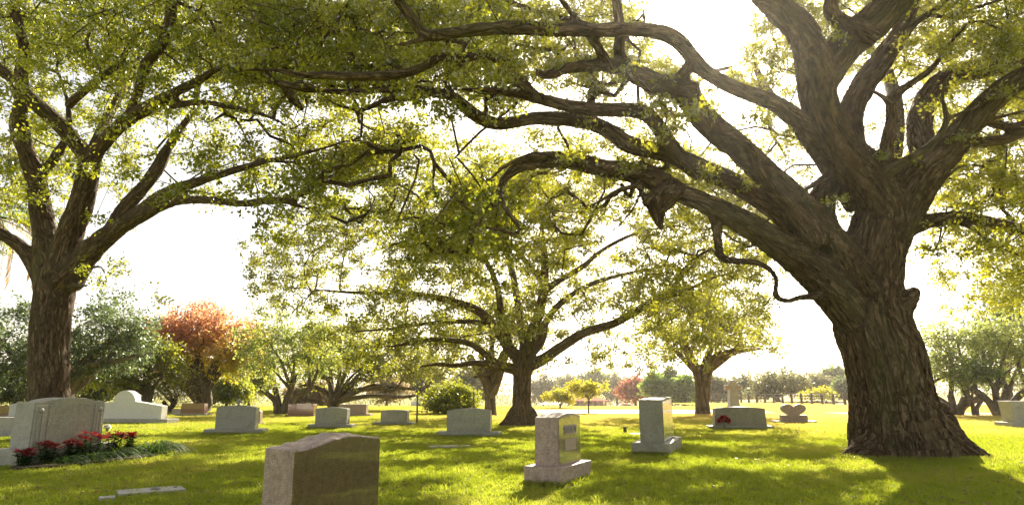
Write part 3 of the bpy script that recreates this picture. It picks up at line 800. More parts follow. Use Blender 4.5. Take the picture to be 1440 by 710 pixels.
# the oak's crown, 60 x 40 px cells of the photo, columns 6..23 and beyond, rows 0..11
gridO = [
    "45655666654046556778",
    "45534566553056456677",
    "34534566555465235356",
    "23543355556664113567",
    "12454112357775134788",
    "01355324677776334888",
    "00245666777776324888",
    "00134555566544313667",
    "00012333456433101467",
    "00001112345321001357",
    "00000001123210000145",
    "00000000000000000013",
]
def Yo(x, y, rng):
    if x > 1000 and x < 1330: return rng.uniform(15.0, 24.0)
    if x >= 1330: return rng.uniform(14.2, 22.0) if rng.uniform() < 0.85 else rng.uniform(11, 14)
    return rng.uniform(12.5, 20.0) if (rng.uniform() < 0.95 or (640 < x < 1000 and y > 180)) else rng.uniform(8.8, 12.5)
tO = grid_targets(gridO, 0, 5, rngO, Yo, per=4.5, zmin=3.4, zmax=12.5)
x_, y_ = project(tO)
tO = tO[not_in_sun(tO)]
ex = ell_targets((7.5, 15, 9.5), (13, 12.5, 6.0), 700, rngO, outside, 0.35)
ex = ex[(ex[:, 2] > 5)]
tO = sun_gaps(np.vstack([tO, ex[not_in_sun(ex)]]), rngO)
near_l = np.vstack([L for L in O[4:]]); near_l = near_l[(near_l[:, 3] < .3) & (near_l[:, 3] > .03)]
sp_ = near_l[rngO.choice(len(near_l), 130)]
sp_t = sp_[:, :3] + nrm(rngO.normal(0, 1, (130, 3)) + np.array([0, .3, .5])) * (sp_[:, 3:4] + rngO.uniform(.25, .6, (130, 1)))
tO = np.vstack([tO, sp_t[not_in_sun(sp_t)]])
build_tree('live_oak', 'giant live oak with a massive leaning trunk and long twisting limbs at the right', O, tO, M['oak_bark'], M['oak_leaf'], 3,
           voxel=0.044, leafkw=dict(n_twig=6, tw_len=0.34, n_leaf=17, leaf=0.076, aspect=.62), growkw=dict(rmax=0.24, wig=0.16), ridge=0.06, freq=11)

# ------------------------------------------------------------------ THE LEFT TREE
rngL = np.random.default_rng(31)
Lm = [pxlimb([(64, 660, 18, 44), (66, 615, 18, 34), (68, 560, 18, 29), (69, 500, 18, 27), (72, 450, 18, 27), (77, 410, 18, 28), (82, 380, 18, 28)], 0.1)]
for pts in [
    [(60, 600, 18, 26), (40, 618, 17.8, 14), (18, 628, 17.6, 5)],
    [(80, 600, 18, 26), (100, 616, 17.8, 14), (118, 626, 17.6, 5)],
    [(74, 400, 18, 26), (68, 352, 17.9, 20), (62, 318, 17.8, 16), (56, 285, 17.7, 15), (50, 250, 17.5, 14), (38, 217, 17.2, 12), (28, 172, 16.8, 11), (30, 142, 16.5, 10), (30, 101, 16.2, 10), (34, 68, 15.9, 9), (26, 35, 15.6, 7), (16, -20, 15.2, 6)],
    [(52, 255, 17.5, 9), (68, 235, 17.4, 8), (82, 215, 17.3, 8), (95, 190, 17.3, 6), (96, 150, 17.2, 4), (85, 110, 17.2, 3)],
    [(84, 390, 18, 24), (98, 330, 17.7, 19), (115, 285, 17.4, 17), (122, 250, 17.2, 16), (125, 224, 17.0, 15), (108, 204, 16.7, 12), (85, 176, 16.4, 12), (51, 147, 16.0, 11), (20, 115, 15.6, 9), (-5, 95, 15.3, 8), (-50, 60, 15, 6)],
    [(125, 230, 17, 14), (138, 212, 16.7, 11), (159, 186, 16.3, 11), (186, 164, 15.8, 11), (216, 147, 15.3, 10), (243, 132, 14.9, 8), (277, 115, 14.4, 7), (304, 98, 14.0, 5), (330, 90, 13.7, 4), (370, 80, 13.2, 2.5)],
    [(180, 168, 16, 8), (196, 125, 15.6, 8), (205, 92, 15.3, 9), (224, 68, 15.0, 9), (238, 35, 14.7, 9), (242, -10, 14.2, 8), (240, -60, 13.8, 6)],
    [(95, 150, 16.4, 7), (110, 135, 16.2, 7), (135, 115, 16.0, 6), (155, 99, 15.8, 6), (170, 88, 15.6, 5), (182, 62, 15.4, 4.5), (200, 45, 15.2, 3), (216, 38, 15.1, 2.5)],
    [(140, 100, 16, 4), (128, 75, 15.9, 4), (122, 55, 15.8, 3.5), (142, 25, 15.7, 2.5), (150, -10, 15.5, 2)],
    [(92, 395, 17.9, 26), (112, 370, 17.7, 20), (135, 345, 17.4, 17), (165, 322, 17.0, 13), (200, 302, 16.4, 11), (243, 284, 15.7, 8), (287, 281, 15.0, 7), (338, 286, 14.3, 6.5), (370, 283, 13.9, 6.5), (400, 281, 13.5, 6), (428, 271, 13.1, 5), (455, 255, 12.8, 3)],
    [(395, 282, 13.5, 5), (420, 290, 13.4, 4), (450, 297, 13.2, 2.5), (480, 312, 13, 2)],
    [(180, 312, 16.8, 12), (205, 290, 16.3, 9), (230, 273, 15.8, 9), (264, 260, 15.2, 8.5), (304, 247, 14.6, 7), (338, 237, 14.1, 6), (372, 227, 13.6, 5), (411, 220, 13.2, 5), (461, 207, 12.6, 4), (495, 198, 12.2, 3.5), (549, 209, 11.8, 3), (597, 220, 11.5, 2.2), (640, 222, 11.2, 1.5)],
    [(150, 335, 17.2, 12), (176, 292, 17.3, 11), (203, 262, 17.4, 10), (222, 236, 17.5, 10), (234, 212, 17.6, 8), (255, 180, 17.8, 6), (270, 160, 18, 5)],
    [(62, 392, 18, 16), (45, 366, 17.9, 12), (27, 345, 17.8, 10), (0, 328, 17.6, 9), (-45, 305, 17.3, 7), (-100, 280, 17, 5)],
    [(240, 150, 15.2, 6), (270, 145, 14.8, 5.5), (300, 146, 14.4, 5), (345, 155, 13.8, 5), (380, 165, 13.4, 4), (410, 182, 13.0, 3), (430, 195, 12.8, 2)],
    [(60, 440, 17.8, 14), (48, 434, 17.6, 7)], [(60, 402, 17.8, 8), (45, 404, 17.7, 3)],
    [(98, 405, 17.8, 9), (112, 402, 17.6, 5), (124, 401, 17.4, 2.5)],
    [(100, 390, 17.7, 4), (140, 375, 17.2, 2.5), (152, 400, 17.0, 2), (168, 430, 16.8, 1.5)],
    [(20, -40, 15.2, 6), (60, -200, 15, 4), (140, -300, 15, 3)], [(240, -60, 13.8, 6), (260, -200, 13, 4), (330, -300, 12.5, 3)],
    [(125, 220, 17, 8), (160, 150, 19.5, 7), (190, 100, 22, 5), (220, 70, 24, 3)], [(50, 250, 17.5, 8), (20, 180, 20, 7), (30, 130, 23, 5)],
]:
    Lm.append(pxlimb(pts, 0.12))
gridL = [
    "888888877654",
    "888888877543",
    "888788876543",
    "888888887532",
    "777788888411",
    "777777888865",
    "554455777777",
    "431002466777",
    "100003200244",
    "012110000000",
    "002200000000",
    "000100000000",
]
def Yl(x, y, rng):
    f = min(1, max(0, x / 700))
    return rng.uniform(17.2 - 5 * f, 24 - 5 * f) if rng.uniform() < 0.85 else rng.uniform(14 - 4 * f, 17.2 - 5 * f)
tL = grid_targets(gridL, 0, 0, rngL, Yl, per=3.7, zmin=3.0, zmax=15)
ex = ell_targets((-11.5, 18, 9.5), (11, 10, 7), 600, rngL, outside, 0.4)
tL = sun_gaps(np.vstack([tL, ex[ex[:, 2] > 4.5]]), rngL, 0.53)
build_tree('spreading_tree', 'tall dark trunked tree with green leaves spreading from the left edge', Lm, tL, M['left_bark'], M['left_leaf'], 5,
           voxel=0.06, leafkw=dict(n_twig=6, tw_len=0.4, n_leaf=13, leaf=0.094, aspect=0.6), growkw=dict(rmax=0.25, wig=0.14), ridge=0.05, freq=9)

# ------------------------------------------------------------------ THE MIDDLE OAK
rngM = np.random.default_rng(41)
Mm = [pxlimb([(733, 612, 25, 26), (734, 592, 25, 20), (734, 572, 25, 15.5), (734, 545, 25, 14), (735, 520, 25, 15), (738, 495, 25, 14)], 0.12)]
for pts in [
    [(725, 583, 25, 14), (712, 594, 24.8, 7), (702, 598, 24.6, 3)], [(744, 583, 25, 14), (756, 594, 24.8, 6), (764, 598, 24.6, 3)],
    [(736, 522, 25, 10), (718, 519, 24.7, 7), (692, 514, 24.3, 6), (667, 510, 24.0, 5), (640, 514, 23.7, 4), (615, 512, 23.4, 3), (590, 516, 23.2, 2)],
    [(726, 520, 25, 8), (700, 511, 24.5, 6), (675, 492, 24.0, 5), (657, 482, 23.6, 5), (630, 478, 23.2, 4.5), (600, 478, 22.8, 4), (570, 484, 22.4, 3), (535, 488, 22, 2)],
    [(736, 510, 25, 12), (716, 490, 25.3, 9), (700, 465, 25.6, 7.5), (672, 437, 26, 7), (637, 424, 26.4, 6), (600, 416, 26.8, 5), (560, 412, 27, 4), (510, 412, 27.2, 3), (450, 408, 27.4, 2)],
    [(690, 455, 25.8, 5), (650, 452, 25.5, 4), (600, 455, 25.2, 3.5), (550, 462, 25, 2.5), (500, 466, 24.8, 2)],
    [(738, 505, 25, 13), (744, 478, 24.8, 10), (758, 440, 24.6, 8), (765, 400, 24.4, 7), (766, 362, 24.2, 6), (762, 325, 24.0, 4), (770, 285, 23.8, 3), (780, 250, 23.6, 2)],
    [(764, 395, 24.4, 5), (745, 375, 24.1, 5), (725, 350, 23.8, 4), (700, 325, 23.5, 3), (660, 300, 23.2, 2.5), (620, 290, 23, 2)],
    [(766, 410, 24.4, 6), (785, 395, 24.7, 5), (815, 378, 25, 4.5), (850, 350, 25.3, 3.5), (890, 330, 25.6, 3), (930, 320, 26, 2)],
    [(742, 512, 25, 13), (760, 507, 24.8, 9), (790, 487, 24.4, 8), (824, 467, 24.0, 7), (865, 454, 23.6, 6.5), (904, 432, 23.2, 6), (939, 416, 22.9, 5), (970, 406, 22.6, 3.5), (1000, 392, 22.4, 2.5), (1040, 380, 22.2, 1.8)],
    [(742, 500, 25, 10), (760, 478, 25.4, 8), (768, 452, 25.8, 6), (790, 425, 26.2, 5), (830, 400, 26.6, 4), (880, 385, 27, 3), (930, 375, 27.3, 2)],
    [(930, 420, 22.9, 4), (945, 405, 22.8, 3.5), (960, 385, 22.7, 3), (985, 365, 22.5, 2)],
    [(716, 488, 25.3, 7), (705, 440, 25, 6), (698, 400, 24.6, 5), (680, 365, 24.3, 4), (640, 345, 24, 3), (590, 335, 23.7, 2.5), (540, 330, 23.5, 2)],
    [(740, 500, 25.2, 8), (730, 440, 27, 6), (720, 380, 28.5, 5), (700, 320, 30, 3)],
    [(700, 512, 24.6, 5), (690, 525, 24.4, 4), (666, 530, 24.3, 2.5)],
]:
    Mm.append(pxlimb(pts, 0.15))
gridM = [
    "0001222333320",
    "0134555555541",
    "1366666666652",
    "4677777777762",
    "5788877777761",
    "5566787777760",
    "2346886677640",
    "0135754443200",
    "0000430100000",
]
def Ym(x, y, rng): return rng.uniform(24.5, 31) if rng.uniform() < .8 else rng.uniform(20.5, 24.5)
tM = grid_targets(gridM, 5, 6, rngM, Ym, per=4.6, zmin=2.2, zmax=13)
ex = ell_targets((0.5, 26, 8), (9, 7, 3.5), 150, rngM, None, 0.3)
tM = sun_gaps(np.vstack([tM, ex]), rngM, 0.49)
build_tree('middle_live_oak', 'broad live oak with wide arching limbs in the middle of the lawn', Mm, tM, M['mid_bark'], M['mid_leaf'], 7,
           voxel=0.05, leafkw=dict(n_twig=6, tw_len=0.5, n_leaf=19, leaf=0.108, aspect=.6), growkw=dict(rmax=0.3, wig=0.14, seglen=0.6), ridge=0.02, freq=9)

# ------------------------------------------------------------------ BACKGROUND TREES
def blob_tree(name, label, base, Y, tr, fork, blobs, n, leafmat, seed, bark=None, stems=1, leaf=0.2, n_leaf=9, n_twig=5, tw=0.7, spread=0, zlow=0.6, fan=0.35, group=None, extra=(), limbs_n=None, tint_fn=None, cat='tree'):
    """base: photo x of the foot at distance Y; fork: photo row where it divides; blobs (x, y, rx, ry) of crown in the photo"""
    rng = np.random.default_rng(seed)
    k = Y / F
    foot = gp(base, 550 + F * H / Y * 1.0)
    foot = np.array([at(base, 560, Y)[0], Y, 0.0]); foot[2] = gz(foot[0], Y)
    L = []
    fz = at(base, fork, Y)[2]
    for s_ in range(stems):
        ox = (s_ - (stems - 1) / 2) * spread * k + rng.normal(0, 0.05)
        lean = (s_ - (stems - 1) / 2) * spread * k * 1.6
        r = tr * k
        L.append(spline([[foot[0] + ox * 0.5, foot[1] + rng.normal(0, 0.1 * stems), foot[2] - 0.2, r * 1.5], [foot[0] + ox * 0.6, foot[1], foot[2] + 0.15, r * 1.15], [foot[0] + ox + rng.normal(0, r * 0.4), foot[1], (fz + foot[2]) * 0.5, r * 0.95], [foot[0] + ox + lean, foot[1] + rng.normal(0, 0.2), fz, r * 0.9]], 0.25))
    T = []
    tot = sum(b[2] * b[3] for b in blobs)
    for b in blobs:
        c_ = at(b[0], b[1], Y + (b[4] if len(b) > 4 else rng.uniform(-1, 1) * b[2] * k * 0.5))
        rx, rz = b[2] * k, b[3] * k
        m_ = max(6, int(n * 1.15 * b[2] * b[3] / tot))
        q = ell_targets(c_, (rx, rx * 0.85, rz), m_, rng, None, 0.5)
        q = q + rng.normal(0, 0.19 * rx, q.shape) * np.array([1, 1, .6])
        q = q[fbm(q * (2.2 / max(rx, .8)) + seed * 3.1, seed, 2) > 0.40]
        T.append(q[q[:, 2] > foot[2] + zlow])
        nl = limbs_n or (2 if b[2] * b[3] > 0.25 * tot else 1)
        for j in range(nl):
            st = L[rng.integers(0, stems)]
            f_ = st[-1]
            e = c_ + np.array([rng.uniform(-.5, .5) * rx, rng.uniform(-.5, .5) * rx, rng.uniform(-.2, .4) * rz])
            d_ = e - f_[:3]
            m1 = f_[:3] + d_ * 0.4 + np.array([0, 0, -0.06 * np.linalg.norm(d_[:2]) + 0.05 * d_[2]]) + rng.normal(0, 0.06 * np.linalg.norm(d_), 3)
            m2 = f_[:3] + d_ * 0.72 + rng.normal(0, 0.07 * np.linalg.norm(d_), 3)
            r = f_[3]
            L.append(spline([np.append(f_[:3] - np.array([0, 0, r]), r * 0.75), np.append(m1, r * 0.5), np.append(m2, r * 0.33), np.append(e, r * 0.15)], 0.3))
    for pts in extra: L.append(pxlimb(pts, 0.25))
    return build_tree(name, label, L, np.vstack(T), bark or M['far_bark'], leafmat, seed, fuse=False, base=foot, group=group,
                      leafkw=dict(n_twig=n_twig, tw_len=tw, n_leaf=max(6, int(n_leaf * .85)), leaf=leaf * 1.15, tw_r=0.008, aspect=0.6), growkw=dict(rmax=0.4, wig=0.13, seglen=1.0, twig_r=0.008, dmax=99), tint_fn=tint_fn, cat=cat, kmax=4)

def red_tint(P, rng):
    x, y = project(P)
    f = np.clip((y - 462) / 50 + rng.normal(0, 0.3, len(P)) + (x - 300) / 200, 0, 1)
    return f
blob_tree('forked_tree', 'grey tree with a clean Y shaped trunk just behind the middle oak', 690, 35, 8, 545, [(640, 470, 35, 25), (690, 455, 45, 30), (725, 470, 35, 25), (715, 420, 40, 30)], 130, M['mid_leaf'], 51, leaf=0.15, n_leaf=12,
          extra=[[(690, 560, 35, 8), (684, 538, 35, 7), (672, 520, 35, 6), (660, 500, 35, 5)], [(692, 552, 35, 8), (700, 535, 35, 6), (708, 510, 35, 5.5), (716, 480, 35, 4)]])
blob_tree('field_edge_tree', 'straight trunked tree by the pale path left of the stone cross', 988, 37, 9, 520, [(915, 440, 40, 26), (965, 425, 45, 35), (1015, 435, 40, 35), (1055, 465, 35, 22), (990, 475, 50, 30), (930, 480, 35, 18), (1080, 488, 18, 8)], 260, M['mid_leaf'], 52, leaf=0.15, n_leaf=14,
          extra=[[(986, 560, 37, 9), (984, 535, 37, 8), (975, 512, 37, 6), (962, 490, 37, 4)], [(990, 560, 37, 9), (993, 530, 37, 8), (1005, 508, 37, 6), (1035, 495, 37, 4), (1070, 490, 37, 2)]])
blob_tree('autumn_tree', 'red and orange autumn tree behind the brown headstone', 287, 42, 9, 548, [(236, 484, 38, 20), (285, 456, 44, 24), (332, 478, 42, 24), (300, 500, 55, 22), (248, 512, 36, 14), (342, 508, 32, 18), (222, 500, 26, 12), (260, 470, 40, 22)], 470, M['red_leaf'], 53, leaf=0.17, n_leaf=14, tint_fn=red_tint,
          extra=[[(283, 570, 42, 9), (275, 545, 42, 7), (262, 520, 42, 5), (245, 500, 42, 3)], [(290, 570, 42, 9), (291, 540, 42, 7), (300, 515, 42, 5), (318, 490, 42, 3)], [(278, 565, 42, 5), (262, 548, 42, 4), (243, 536, 42, 3)]])
blob_tree('background_oak', 'wide bluish green oak behind the dark left trunk', 88, 32, 12, 545, [(20, 470, 50, 40), (150, 460, 60, 36), (182, 462, 28, 26), (100, 500, 60, 24), (30, 510, 50, 26), (180, 500, 40, 20), (-40, 480, 50, 45)], 420, M['blue_leaf'], 54, leaf=0.13, n_leaf=15,
          extra=[[(88, 560, 32, 11), (105, 535, 32, 8), (130, 512, 32, 6), (160, 508, 32, 4), (195, 500, 32, 2.5)], [(85, 555, 32, 9), (60, 530, 32, 6), (30, 520, 32, 5), (-10, 512, 32, 4)], [(92, 540, 32, 6), (105, 520, 32, 4), (125, 500, 32, 3)]])
blob_tree('leaning_tree', 'yellow green tree with a slanting forked trunk behind the white monument', 203, 38, 6, 548, [(170, 525, 40, 22), (225, 520, 34, 20), (200, 500, 40, 22), (120, 530, 40, 18)], 200, M['bush_leaf'], 55, leaf=0.15, n_leaf=12,
          extra=[[(203, 575, 38, 6), (212, 552, 38, 5), (206, 535, 38, 4), (228, 525, 38, 3)]])
blob_tree('bare_pinkish_tree', 'pale pinkish nearly bare small tree beside the white monument', 240, 40, 3, 565, [(232, 548, 26, 16), (255, 548, 20, 16), (240, 535, 22, 12)], 110, M['pale_leaf'], 56, leaf=0.07, n_leaf=7, stems=3, spread=4)
blob_tree('many_stemmed_tree', 'slender many stemmed green tree beside the red granite headstone', 398, 37, 4, 545, [(385, 470, 40, 26), (425, 460, 40, 24), (400, 500, 45, 30), (450, 490, 34, 26), (375, 520, 30, 20), (430, 520, 30, 14)], 150, M['light_leaf'], 57, stems=4, spread=9, leaf=0.14, n_leaf=13)
blob_tree('low_forking_oak', 'low oak with wide horizontal limbs behind the row of headstones', 471, 46, 6, 560, [(440, 500, 40, 22), (490, 480, 46, 30), (540, 495, 42, 24), (590, 510, 34, 18), (480, 520, 56, 14), (620, 525, 24, 12), (550, 520, 40, 12)], 380, M['mid_leaf'], 58, leaf=0.17, n_leaf=14,
          extra=[[(471, 575, 46, 6), (463, 555, 46, 5), (445, 545, 46, 3.5), (425, 540, 46, 2.5)], [(472, 575, 46, 6), (480, 555, 46, 5), (505, 548, 46, 4), (545, 545, 46, 3.5), (585, 547, 46, 2)], [(473, 565, 46, 5), (478, 545, 46, 4), (487, 522, 46, 3), (505, 505, 46, 2)]])
blob_tree('round_bush', 'dense rounded yellow green bush behind the middle headstones', 635, 38, 2.5, 575, [(618, 563, 20, 15), (648, 562, 22, 17), (634, 556, 26, 13), (634, 572, 30, 12), (634, 578, 30, 10)], 340, M['bush_leaf'], 59, zlow=0.1, stems=4, spread=5, leaf=0.11, n_leaf=16, tw=0.35, cat='bush')
blob_tree('crape_myrtle', 'multi stemmed green tree right of the big oak trunk', 1338, 36, 5, 555, [(1320, 490, 30, 24), (1355, 480, 34, 24), (1340, 510, 34, 24), (1305, 510, 18, 18), (1335, 460, 24, 12)], 130, M['light_leaf'], 60, stems=5, spread=8, leaf=0.13, n_leaf=13)
blob_tree('small_crape_myrtle', 'smallest green tree with bent stems between two multi stemmed trees', 1370, 35, 3, 562, [(1365, 528, 22, 14), (1378, 518, 18, 12)], 70, M['green_leaf'], 61, stems=2, spread=7, leaf=0.12, n_leaf=12)
blob_tree('right_edge_tree', 'multi stemmed tree with spreading dark stems at the right edge', 1408, 35, 5, 545, [(1385, 480, 34, 26), (1425, 470, 40, 30), (1400, 505, 40, 24), (1440, 510, 40, 30)], 150, M['light_leaf'], 62, stems=4, spread=10, leaf=0.13, n_leaf=13)
blob_tree('dark_trunk_tree', 'tall grey green tree with a straight dark trunk at the far right', 1421, 40, 6, 510, [(1400, 430, 34, 24), (1440, 425, 40, 30), (1400, 470, 34, 24), (1455, 470, 40, 30), (1375, 455, 16, 12)], 160, M['blue_leaf'], 63, leaf=0.15, n_leaf=12)
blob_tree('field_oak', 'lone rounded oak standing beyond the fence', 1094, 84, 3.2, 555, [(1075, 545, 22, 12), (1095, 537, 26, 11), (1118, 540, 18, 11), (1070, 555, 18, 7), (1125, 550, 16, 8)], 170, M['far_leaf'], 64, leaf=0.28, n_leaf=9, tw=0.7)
blob_tree('rusty_tree', 'small rusty red tree in front of the far treeline', 893, 120, 2, 562, [(882, 552, 12, 9), (893, 546, 15, 12), (903, 552, 12, 10)], 90, M['rust_leaf'], 65, leaf=0.45, n_leaf=9, tw=0.9)
blob_tree('yellow_sapling', 'small yellow tree with a thin trunk in front of the pavilion', 827, 39, 1.1, 560, [(820, 549, 17, 6), (835, 548, 14, 5), (812, 544, 12, 4)], 90, M['yellow_leaf'], 66, leaf=0.11, n_leaf=12, tw=0.28)
blob_tree('low_yellow_sapling', 'smaller yellow tree beside the white tent', 788, 50, 1.1, 570, [(783, 559, 13, 5), (796, 560, 11, 5), (789, 554, 11, 4)], 70, M['yellow_leaf'], 67, leaf=0.13, n_leaf=11, tw=0.35)
for i, (x, y, Y, w, h, lm, lab) in enumerate([
        (922, 545, 96, 14, 17, 'green_leaf', 'first green far tree beside the rusty red tree'),
        (944, 542, 98, 13, 20, 'dark_leaf', 'tallest of the green far trees left of the path tree trunk'),
        (963, 547, 94, 12, 17, 'green_leaf', 'green far tree just left of the straight trunked path tree'),
        (1010, 548, 105, 16, 14, 'far_leaf', 'greyish far tree between the path tree and the stone cross'),
        (1045, 548, 110, 18, 14, 'far_leaf', 'greyish far tree right behind the stone cross'),
        (868, 546, 195, 20, 16, 'far_leaf', 'grey green far tree right of the pavilion roof'),
        (837, 536, 200, 20, 14, 'dark_leaf', 'dark tall far tree rising above the yellow sapling'),
        (762, 548, 190, 20, 20, 'far_leaf', 'grey green far tree right of the middle oak trunk'),
        (800, 544, 205, 22, 16, 'far_leaf', 'pale far tree above the small yellow tree'),
        (1150, 545, 120, 20, 13, 'far_leaf', 'low far tree left of the yellow willow hedge'),
        (1175, 535, 135, 18, 17, 'dark_leaf', 'darker far tree close to the left side of the big oak trunk'),
        (1190, 548, 100, 12, 15, 'blue_leaf', 'bluish far tree half hidden by the big oak trunk'),
        (590, 540, 90, 34, 20, 'far_leaf', 'hazy far tree between the low oak and the round bush'),
        (545, 548, 75, 26, 16, 'pale_leaf', 'pale tan far tree behind the low oak'),
        (660, 540, 100, 30, 22, 'far_leaf', 'hazy far tree above the round bush'),
        (350, 530, 62, 34, 28, 'bush_leaf', 'yellowish far tree between the autumn tree and the many stemmed tree'),
        (320, 550, 55, 30, 22, 'bush_leaf', 'low yellow green tree behind the rounded grey headstone'),
        (140, 545, 50, 50, 20, 'dark_leaf', 'dark green tree behind the arched white monument'),
        (20, 545, 46, 44, 22, 'dark_leaf', 'dark low tree at the left edge behind the left tree'),
        (440, 555, 62, 34, 14, 'pale_leaf', 'pale tree behind the red granite headstone')]):
    k_ = Y / F
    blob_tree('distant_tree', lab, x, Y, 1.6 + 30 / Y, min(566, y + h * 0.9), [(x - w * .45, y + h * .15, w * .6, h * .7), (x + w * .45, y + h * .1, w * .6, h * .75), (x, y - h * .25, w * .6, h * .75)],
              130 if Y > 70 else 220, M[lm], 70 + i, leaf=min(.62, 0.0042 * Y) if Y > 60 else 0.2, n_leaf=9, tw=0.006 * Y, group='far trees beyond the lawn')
# willow-like yellow hedge beyond the fence
blob_tree('yellow_hedge', 'bright yellow green hedge directly behind the fence posts', 1153, 72, 1.5, 566, [(1140, 562, 16, 8), (1155, 560, 18, 9), (1168, 563, 12, 8)], 130, M['yellow_leaf'], 95, leaf=0.2, n_leaf=12, tw=0.5, cat='hedge', stems=3, spread=12)

def distant_wood():
    rng = np.random.default_rng(99)
    V, Fc, Tn, n0 = [], [], [], 0
    for i in range(260):
        az = rng.uniform(-62, 62)
        D = rng.uniform(192, 270)
        x, y = D * math.sin(R(az)), D * math.cos(R(az))
        right = az > 15
        hh = rng.uniform(6, 11) * (1.25 if az < 0 else 0.9)
        rx = rng.uniform(4, 9)
        m_ = 260
        v = nrm(rng.normal(0, 1, (m_, 3))) * rng.uniform(0.7, 1.05, (m_, 1)) * np.array([rx, rx, hh / 2]) + np.array([x, y, hh / 2 + float(gz(x, y))])
        a = nrm(rng.normal(0, 1, (m_, 3))); b = nrm(np.cross(a, rng.normal(0, 1, (m_, 3))))
        s_ = rng.uniform(0.3, 0.7, (m_, 1))
        q = np.stack([v, v + a * s_, v + a * s_ * 0.5 + b * s_ * 0.8], 1).reshape(-1, 3)
        V.append(q); Fc.append(np.arange(m_ * 3).reshape(-1, 3) + n0); n0 += m_ * 3
        Tn.append(np.clip(rng.uniform(0, 1) * 0.7 + rng.uniform(0, 0.3, m_), 0, 1))
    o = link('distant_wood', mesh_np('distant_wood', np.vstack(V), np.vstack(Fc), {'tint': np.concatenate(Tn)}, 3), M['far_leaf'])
    tag(o, 'hazy continuous wood along the horizon behind the field', 'wood', kind='stuff')
distant_wood()

# ------------------------------------------------------------------ GRAVESTONES
def lattice(w, d, hf, nx=12, ny=4, nz=8, rough=None, taper=(0, 0), flare=None, seed=1, name='die', base_z=0.0):
    """closed block, finely divided; hf(u) gives the top edge; rough = {side: amplitude} for rock-pitched sides"""
    rough = rough or {}
    idx, V, tagv = {}, [], []
    def vid(i, j, k):
        if (i, j, k) in idx: return idx[(i, j, k)]
        u, v_, w_ = i / nx, j / ny, k / nz
        z = w_ * hf(u)
        x = (u - 0.5) * w * (1 - taper[0] * w_); y = (v_ - 0.5) * d * (1 - taper[1] * w_)
        idx[(i, j, k)] = len(V); V.append([x, y, base_z + z]); tagv.append((i, j, k))
        return idx[(i, j, k)]
    Fc = []
    for i in range(nx):
        for k in range(nz):
            Fc.append([vid(i, 0, k), vid(i + 1, 0, k), vid(i + 1, 0, k + 1), vid(i, 0, k + 1)])
            Fc.append([vid(i + 1, ny, k), vid(i, ny, k), vid(i, ny, k + 1), vid(i + 1, ny, k + 1)])
        for j in range(ny):
            Fc.append([vid(i, j, nz), vid(i + 1, j, nz), vid(i + 1, j + 1, nz), vid(i, j + 1, nz)])
            Fc.append([vid(i, j + 1, 0), vid(i + 1, j + 1, 0), vid(i + 1, j, 0), vid(i, j, 0)])
    for j in range(ny):
        for k in range(nz):
            Fc.append([vid(0, j + 1, k), vid(0, j, k), vid(0, j, k + 1), vid(0, j + 1, k + 1)])
            Fc.append([vid(nx, j, k), vid(nx, j + 1, k), vid(nx, j + 1, k + 1), vid(nx, j, k + 1)])
    V = np.array(V, float)
    Pn = V.copy()
    for n_, (i, j, k) in enumerate(tagv):
        p = Pn[n_]
        def nz_(a): return (fbm((p * 9 + a)[None], seed, 4)[0] - 0.35)
        if 'left' in rough and i == 0: V[n_, 0] -= rough['left'] * nz_(1)
        if 'right' in rough and i == nx: V[n_, 0] += rough['right'] * nz_(2)
        if 'top' in rough and k == nz: V[n_, 2] += rough['top'] * nz_(3)
        if 'front' in rough and j == 0: V[n_, 1] -= rough['front'] * nz_(4)
        if 'back' in rough and j == ny: V[n_, 1] += rough['back'] * nz_(5)
    me = bpy.data.meshes.new(name)
    me.from_pydata(V.tolist(), [], Fc)
    return me
def bevel(o, w=0.006, seg=2):
    b = o.modifiers.new('bevel', 'BEVEL'); b.width = w; b.segments = seg; b.limit_method = 'ANGLE'; b.angle_limit = R(50)
    return o
def box(name, w, d, h, mat, parent, loc=(0, 0, 0), bev=0.004, rotz=0, rough=None, n=(1, 1, 1)):
    o = link(name, lattice(w, d, lambda u: h, *n, rough=rough, name=name), mat, parent, loc=loc)
    o.rotation_euler = (0, 0, rotz)
    if bev: bevel(o, bev)
    return o
def text(name, s, size, mat, parent, loc, depth=0.004, width=None, rx=math.pi / 2):
    cu = bpy.data.curves.new('lettering', 'FONT'); cu.body = s; cu.size = size; cu.extrude = depth; cu.align_x = 'CENTER'; cu.align_y = 'CENTER'
    o = bpy.data.objects.new('tmp', cu); COL.objects.link(o)
    dg = bpy.context.evaluated_depsgraph_get()
    me = bpy.data.meshes.new_from_object(o.evaluated_get(dg))
    bpy.data.objects.remove(o)
    e = link(name, me, mat, parent, loc=loc)
    e.rotation_euler = (rx, 0, 0)
    return e
def arch(h, rise, p=2.0):
    return lambda u: h + rise * (1 - abs(2 * u - 1) ** p)

